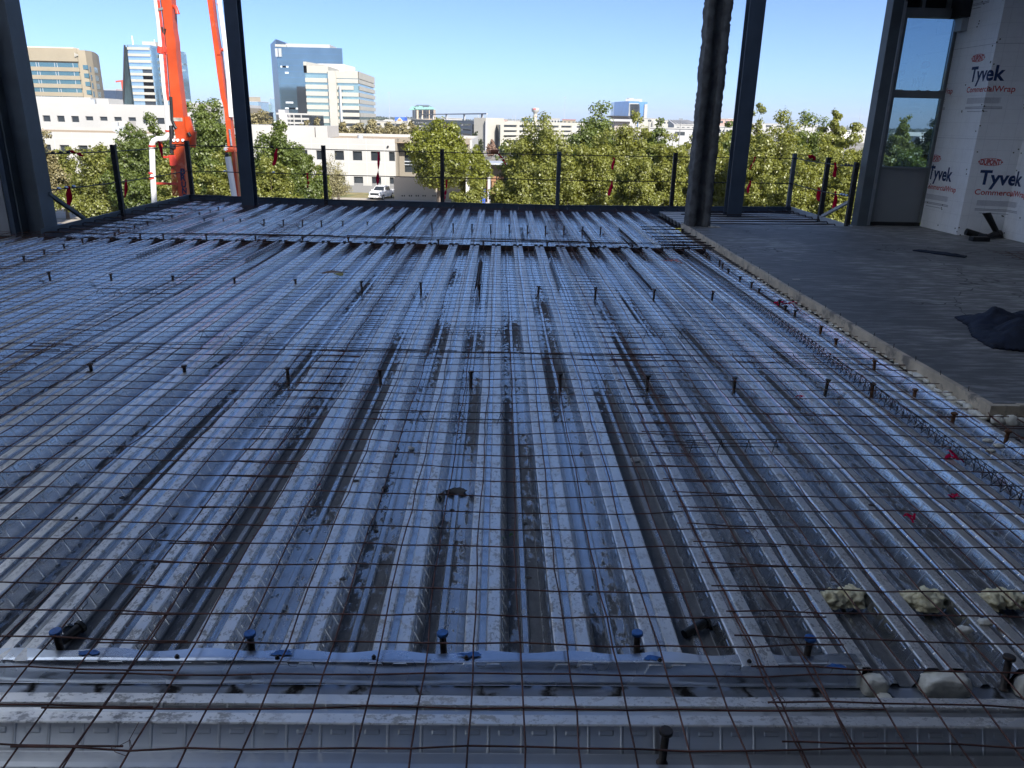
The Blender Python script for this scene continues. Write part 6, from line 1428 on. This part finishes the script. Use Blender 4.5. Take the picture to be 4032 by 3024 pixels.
# ------------------------------------------------------------------ pickup
def pickup():
    Y = 117.0; c = at(1473, 791, Y); t = thing('pickup_truck', 'white pickup truck parked facing the camera before the white building', 'pickup', (c.x, Y + 1, GZ + .022))
    t.rotation_euler = (0, 0, R(-14)); W = simple('white car paint', (0.78, 0.78, 0.78), 0.25, 0, 0.02); G = GDARK
    def L(mb, name, m): 
        o = mb.build(name, m); o.parent = t; return o
    def hull(secs): # y, half width, z0, z1
        return MB().loft([[(-w * .94, y, a), (w * .94, y, a), (w, y, a + (b - a) * .55), (w * .93, y, b), (-w * .93, y, b), (-w, y, a + (b - a) * .55)] for y, w, a, b in secs])
    L(hull([(-.15, .86, .45, .95), (.0, .95, .38, 1.12), (.5, .99, .36, 1.20), (1.45, 1.0, .36, 1.24), (1.5, 1.0, .36, 1.24), (5.6, 1.0, .40, 1.22), (5.7, .97, .5, 1.2)]), 'body', W)
    L(MB().loft([[(-.95, 1.35, 1.24), (.95, 1.35, 1.24), (.95, 3.9, 1.24), (-.95, 3.9, 1.24)], [(-.74, 2.1, 1.88), (.74, 2.1, 1.88), (.76, 3.6, 1.90), (-.76, 3.6, 1.90)], [(-.68, 2.25, 1.94), (.68, 2.25, 1.94), (.70, 3.5, 1.95), (-.70, 3.5, 1.95)]]), 'cabin', W)
    L(MB().add([(-.84, 1.42, 1.28), (.84, 1.42, 1.28), (.68, 2.06, 1.84), (-.68, 2.06, 1.84), (-.84, 1.39, 1.30), (.84, 1.39, 1.30), (.68, 2.03, 1.86), (-.68, 2.03, 1.86)], [(4, 5, 6, 7), (0, 3, 2, 1), (0, 1, 5, 4), (1, 2, 6, 5), (2, 3, 7, 6), (3, 0, 4, 7)]), 'windscreen', G)
    for s in (-1, 1):
        L(MB().add([(s * .95, 1.75, 1.30), (s * .95, 3.7, 1.30), (s * .80, 3.5, 1.82), (s * .80, 2.25, 1.82), (s * .965, 1.75, 1.30), (s * .965, 3.7, 1.30), (s * .815, 3.5, 1.82), (s * .815, 2.25, 1.82)], [(4, 5, 6, 7), (3, 2, 1, 0), (0, 1, 5, 4), (1, 2, 6, 5), (2, 3, 7, 6), (3, 0, 4, 7)]), 'side_window', G)
        L(MB().box((s * .70, -.12, .88), (s * .95, -.02, 1.08)), 'headlight', GPALE); L(MB().box((s * 1.0, 1.6, 1.22), (s * 1.22, 1.7, 1.42)), 'mirror', W)
        for yw in (.85, 4.6):
            wl = L(MB().tube([(s * .78, yw, .38), (s * 1.0, yw, .38)], .40, 18), 'wheel', MRUBBER); r_ = MB().tube([(s * .98, yw, .38), (s * 1.012, yw, .38)], .24, 12).build('rim', MGALV); r_.parent = wl
    L(MB().box((-.68, -.19, .72), (.68, -.10, 1.06)), 'grille', GDARK); L(MB().box((-.92, -.26, .42), (.92, -.1, .66)), 'bumper', W)
pickup()

# ------------------------------------------------------------------ trees
def crown_arrays(seed, H, Rc, z0, nleaf, leaf, sparse=1.0, peaky=0.6):
    g = np.random.default_rng(seed); limbs = []
    nl = max(9, int(9 + Rc * 2.6))
    for i in range(nl):
        a = 2 * pi * (i * .618 + g.uniform(-.08, .08)); e = g.uniform(0, 1) ** .8
        rad = Rc * (1 - .55 * e ** 1.6) * g.uniform(.70, 1.08); top = z0 + (H - z0) * (0.22 + .78 * e) * g.uniform(.86, 1.0)
        if i == 0: rad = Rc * .12; top = H
        limbs.append((np.array([0, 0, z0 * g.uniform(.75, 1.15)]), np.array([rad * cos(a) * (.55 + .45 * (1 - e * peaky)), rad * sin(a) * (.55 + .45 * (1 - e * peaky)), top])))
    cs = []; rs = []
    for p, q in limbs:
        for f in (.30, .46, .62, .78, .90, 1.0):
            c = p + (q - p) * f; c[2] = p[2] + (q[2] - p[2]) * f ** 1.15
            rs.append(Rc * (.48 - .28 * f) * g.uniform(.75, 1.25)); cs.append(c + g.normal(0, Rc * .05, 3))
            if f > .4:
                cs.append(c + g.normal(0, Rc * .20, 3) * np.array([1, 1, .6])); rs.append(Rc * .15 * g.uniform(.7, 1.3))
    cs = np.array(cs); rs = np.array(rs); wts = rs ** 2; wts /= wts.sum()
    idx = g.choice(len(cs), nleaf, p=wts); d = g.normal(size=(nleaf, 3)); d /= np.linalg.norm(d, axis=1)[:, None]
    rr_ = g.uniform(.25, 1, nleaf) ** .45
    pos = cs[idx] + d * (rs[idx] * rr_)[:, None] * np.array([1, 1, .8]) + g.normal(0, Rc * .035, (nleaf, 3))
    nrm = d * 1.0 + g.normal(0, .42, (nleaf, 3)) + np.array([0, 0, .35]); nrm /= np.linalg.norm(nrm, axis=1)[:, None]
    u = np.cross(nrm, g.normal(size=(nleaf, 3))); u /= np.linalg.norm(u, axis=1)[:, None]; v = np.cross(nrm, u)
    s = leaf * g.uniform(.6, 1.35, nleaf)[:, None]
    bend = nrm * s * .22
    P = np.stack([pos - u * s * .62, pos - v * s * .36 + bend, pos + u * s * .62, pos + v * s * .36 + bend], 1).reshape(-1, 3)
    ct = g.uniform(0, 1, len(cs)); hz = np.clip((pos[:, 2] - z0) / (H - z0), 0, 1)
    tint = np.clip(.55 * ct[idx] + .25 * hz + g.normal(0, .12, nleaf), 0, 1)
    return P, np.repeat(tint, 4), limbs

def tree(name, label, px, top, hw, Y, mat, seed, nleaf=5200, leaf=None, group=None, trunk_z=0.30, cat='tree', sparse=1.0, peaky=.6):
    p = at(px, top, Y); H = p.z - GZ; Rc = hw * Y / FPX * 1.16
    t = thing(name, label, cat, (p.x, Y, GZ), group)
    leaf = leaf or max(.2, Y / 60 * .27)
    P, tint, limbs = crown_arrays(seed, H, Rc, H * trunk_z, int(nleaf * 6.5), leaf * 0.60, sparse, peaky)
    me = bpy.data.meshes.new('crown'); n = len(P)
    me.vertices.add(n); me.vertices.foreach_set('co', P.astype(np.float32).ravel())
    me.loops.add(n); me.loops.foreach_set('vertex_index', np.arange(n, dtype=np.int32))
    me.polygons.add(n // 4); me.polygons.foreach_set('loop_start', np.arange(0, n, 4, dtype=np.int32)); me.polygons.foreach_set('loop_total', np.full(n // 4, 4, dtype=np.int32))
    at_ = me.attributes.new('tint', 'FLOAT', 'POINT'); at_.data.foreach_set('value', tint.astype(np.float32)); me.update(calc_edges=True); me.materials.append(mat)
    o = bpy.data.objects.new('crown', me); COL.objects.link(o); o.parent = t
    mb = MB(); r0 = .035 * Rc + .10; h0 = H * trunk_z
    mb.tube([(0, 0, -.1), (.05, 0, h0 * .5), (0, .05, h0), (0, 0, H * .62)], [r0 * 1.25, r0, r0 * .85, r0 * .3], 8)
    for a, b in limbs: 
        m = (a + b) / 2; m[2] += (b[2] - a[2]) * -.06; mb.tube([a, m, b * .97 + a * .03], [r0 * .45, r0 * .28, r0 * .06], 5)
    o2 = mb.build('trunk', MBARK); o2.parent = t
    return t
NEAR = 'leafy trees beyond the deck edge'
TREES = [
 (130, 545, 85, 84, LOLIV, 'olive brown tree right beside the left column', 4200), (225, 600, 70, 90, LYEL, 'small yellowish tree over the tan path at the left', 3600), (390, 590, 120, 78, LYEL, 'yellow green tree behind the second left guard post', 5600),
 (500, 515, 95, 76, LGRN, 'green tree left of the white boom pipe', 5200), (590, 465, 85, 82, LGRN, 'tall pointed green tree behind the white boom pipe', 5200), (690, 585, 95, 68, LYEL, 'low yellow green tree at the foot of the orange boom', 5000),
 (812, 416, 115, 78, LGRN, 'tallest green tree between the two orange booms', 7200), (900, 545, 85, 70, LYEL, 'green tree just left of the blue column', 4600), (1085, 498, 110, 76, LGRN, 'broad green tree just right of the blue column', 7600), (1175, 585, 75, 86, LGRN, 'darker green tree at the right shoulder of the broad green one', 4200), (1055, 640, 100, 66, LYEL, 'low lime green tree below the broad green one', 4800),
 (1245, 665, 55, 92, LYEL, 'small yellow green tree left of the dark post before the windows', 2600), (1725, 500, 118, 110, LLIME, 'lime yellow tree standing alone before the tan wall, trunk showing', 8200), (1868, 585, 62, 114, LLIME, 'smaller lime tree touching the lone lime tree at its right', 3200), (1850, 725, 95, 64, LYEL, 'low pale green bush in front of the tan wall end', 4600),
 (2010, 640, 80, 66, LYEL, 'yellow green tree in front of the open shelter', 4200), (2130, 474, 135, 66, LYEL, 'leftmost tree of the big yellow green mass, spreading wide', 7600), (2200, 560, 120, 56, LYEL, 'low yellow green tree under the left of the big mass', 6400), (2345, 448, 125, 84, LGRN, 'tall dark green tree rising behind the middle of the big mass', 6400), (2345, 545, 125, 57, LYEL, 'yellow tree in the middle front of the big mass', 7200),
 (2490, 466, 105, 68, LYEL, 'tall yellow tree right of the middle of the big mass', 6600), (2592, 484, 70, 80, LGRN, 'narrow green tree between the yellow ones near the fireproofed column', 3600), (2640, 535, 105, 58, LYEL, 'yellow tree just left of the fireproofed column', 6200), (2500, 610, 110, 52, LYEL, 'low yellow tree right in front of the big mass', 6400), (2830, 545, 95, 60, LYEL, 'dull yellow tree seen between the two right columns', 5200), (2870, 485, 60, 86, LGRN, 'small dark green tree behind the gap between the right columns', 2800),
 (2985, 433, 75, 74, LYEL, 'tall thin-topped tree just right of the slim column', 4200), (3070, 465, 125, 64, LYEL, 'broad yellow tree right of the slim column', 7600), (3190, 486, 110, 68, LGRN, 'greener tree behind the far right corner post', 6000), (3292, 456, 70, 70, LYEL, 'tree with one tall leader above the right-edge posts', 4200), (3370, 492, 95, 62, LYEL, 'yellow green tree beside the window column', 6000), (3150, 600, 120, 50, LYEL, 'low yellow green tree below the far right corner', 6800), (3330, 620, 110, 50, LYEL, 'low green tree behind the last two right posts', 6000),
 (3555, 478, 75, 74, LYEL, 'pointed tree seen through the tinted window, left part', 5200), (3665, 486, 80, 80, LDARK, 'dark dense tree seen through the tinted window, right part', 5200), (3600, 590, 110, 58, LGRN, 'low green tree filling the bottom of the tinted window', 6400), (2065, 545, 90, 70, LGRN, 'green tree at the left shoulder of the big mass', 4600), (2425, 530, 100, 72, LYEL, 'yellow tree filling the dip in the middle of the big mass', 5600), (2735, 540, 80, 64, LYEL, 'yellow tree right behind the fireproofed column', 4600), (3010, 560, 100, 56, LYEL, 'low yellow tree at the foot of the slim column', 6000), (3245, 545, 100, 60, LYEL, 'yellow tree behind the right edge posts, below the tall leader', 6000),
 (3450, 560, 80, 60, LYEL, 'tree half hidden by the grey window column', 4600)]
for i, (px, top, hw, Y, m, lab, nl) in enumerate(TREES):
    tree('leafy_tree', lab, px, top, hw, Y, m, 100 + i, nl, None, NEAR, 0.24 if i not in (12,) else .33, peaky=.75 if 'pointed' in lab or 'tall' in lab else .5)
tree('bare_tree', 'sparse pale tree in front of the white building, near the dark post', 1295, 618, 62, 100, LPALE, 300, 900, .22, None, .35)
tree('bare_tree', 'small sparse twiggy tree right of the pale one, near the dark post', 1325, 640, 48, 102, LPALE, 301, 600, .2, None, .35)
tree('bare_tree', 'sparse pinkish tree in front of the shelter at the left of the big mass', 1985, 660, 40, 70, LROSE, 302, 700, .2, None, .4)
OL = [(1025, 438, 55, 215), (985, 455, 30, 220), (1245, 476, 42, 225), (1205, 482, 30, 215), (1345, 492, 40, 190), (1405, 488, 45, 200), (1465, 484, 48, 195), (1525, 485, 50, 205), (1580, 490, 48, 200), (1628, 500, 36, 195), (1310, 505, 28, 185)]
for i, (px, top, hw, Y) in enumerate(OL): tree('olive_tree', 'brownish olive tree behind the white office roof, %s' % ('biggest, by the blue column', 'small, against the blue column', 'right of two under banded block', 'left of two under banded block', 'third from its left end', 'fourth from its left end', 'middle one', 'fifth from its right end', 'second from its right end', 'rightmost one near the garage', 'small one beside the penthouse')[i], px, top, hw, Y, LOLIV, 400 + i, 2600, .75, 'olive trees behind the white office', .2)
for i, (px, top, hw, Y, l) in enumerate(((1870, 524, 16, 280, 'dark pointed tree beside the garage stair tower'), (1890, 552, 16, 280, 'dull tree at the foot of the garage stair tower'), (1935, 556, 18, 260, 'pinkish thin tree before the garage right wing'), (1985, 558, 18, 270, 'small green tree before the garage right wing'), (1760, 492, 26, 250, 'reddish thin tree before the shaded garage wing'))):
    tree('small_tree', l, px, top, hw, Y, (LDARK, LDARK, LROSE, LGRN, LROSE)[i], 450 + i, 900, .7, None, .2)
# far woods: one low mass on the horizon
g = np.random.default_rng(9); pts = []
for Y, zt_, n in ((1700, 7, 5200), (2600, 10, 6000), (4200, 13, 7000)):
    x = g.uniform(-.85 * Y, .85 * Y, n); h = (zt_ + 3.5 * np.sin(x / 70) + 2.5 * np.sin(x / 23 + 1)) * g.uniform(.25, 1, n)
    pts.append(np.stack([x, Y + g.uniform(0, 120, n), GZ + h], 1))
pts = np.concatenate(pts); n = len(pts); nv = g.normal(size=(n, 3)); nv /= np.linalg.norm(nv, axis=1)[:, None]; u = np.cross(nv, g.normal(size=(n, 3))); u /= np.linalg.norm(u, axis=1)[:, None]; v = np.cross(nv, u); s = (3.0 + pts[:, 1:2] / 700)
P = np.stack([pts - u * s, pts - v * s, pts + u * s, pts + v * s], 1).reshape(-1, 3)
me = bpy.data.meshes.new('distant_woods'); me.from_pydata(P.tolist(), [], [(4 * i, 4 * i + 1, 4 * i + 2, 4 * i + 3) for i in range(n)]); me.materials.append(LDARK)
a_ = me.attributes.new('tint', 'FLOAT', 'POINT'); a_.data.foreach_set('value', np.repeat(g.uniform(0, 1, n), 4).astype(np.float32))
o = bpy.data.objects.new('distant_woods', me); COL.objects.link(o); tag(o, 'dark line of far woods along the horizon', 'woods', None, 'stuff')
mb = MB(); rr = random.Random(12)
for i in range(420):
    Y = rr.uniform(700, 3000); x = rr.uniform(-.75, .8) * Y; w_ = rr.uniform(10, 45); h = rr.uniform(4, 9.5 if Y > 1200 else 7)
    mb.box((x, Y, GZ), (x + w_, Y + rr.uniform(10, 30), GZ + h))
o = mb.build('distant_roofs', bmat('far pale roofs', (0.55, 0.53, 0.49))); tag(o, 'scatter of tiny pale roofs toward the horizon', 'roofs', None, 'stuff')

# ------------------------------------------------------------------ thin air haze round the whole scene
hm = bpy.data.materials.new('air haze'); hm.use_nodes = True; ht = hm.node_tree; ht.nodes.remove(ht.nodes['Principled BSDF'])
pv = ht.nodes.new('ShaderNodeVolumePrincipled'); pv.inputs['Color'].default_value = (0.80, 0.88, 1.0, 1); pv.inputs['Density'].default_value = 0.00011; pv.inputs['Anisotropy'].default_value = 0.0
ht.links.new(pv.outputs[0], ht.nodes['Material Output'].inputs['Volume'])
o = MB().box((-7500, -500, GZ - 1), (7500, 9000, 130)).build('haze', hm); tag(o, 'pale thin haze over the far city', 'haze', None, 'stuff')
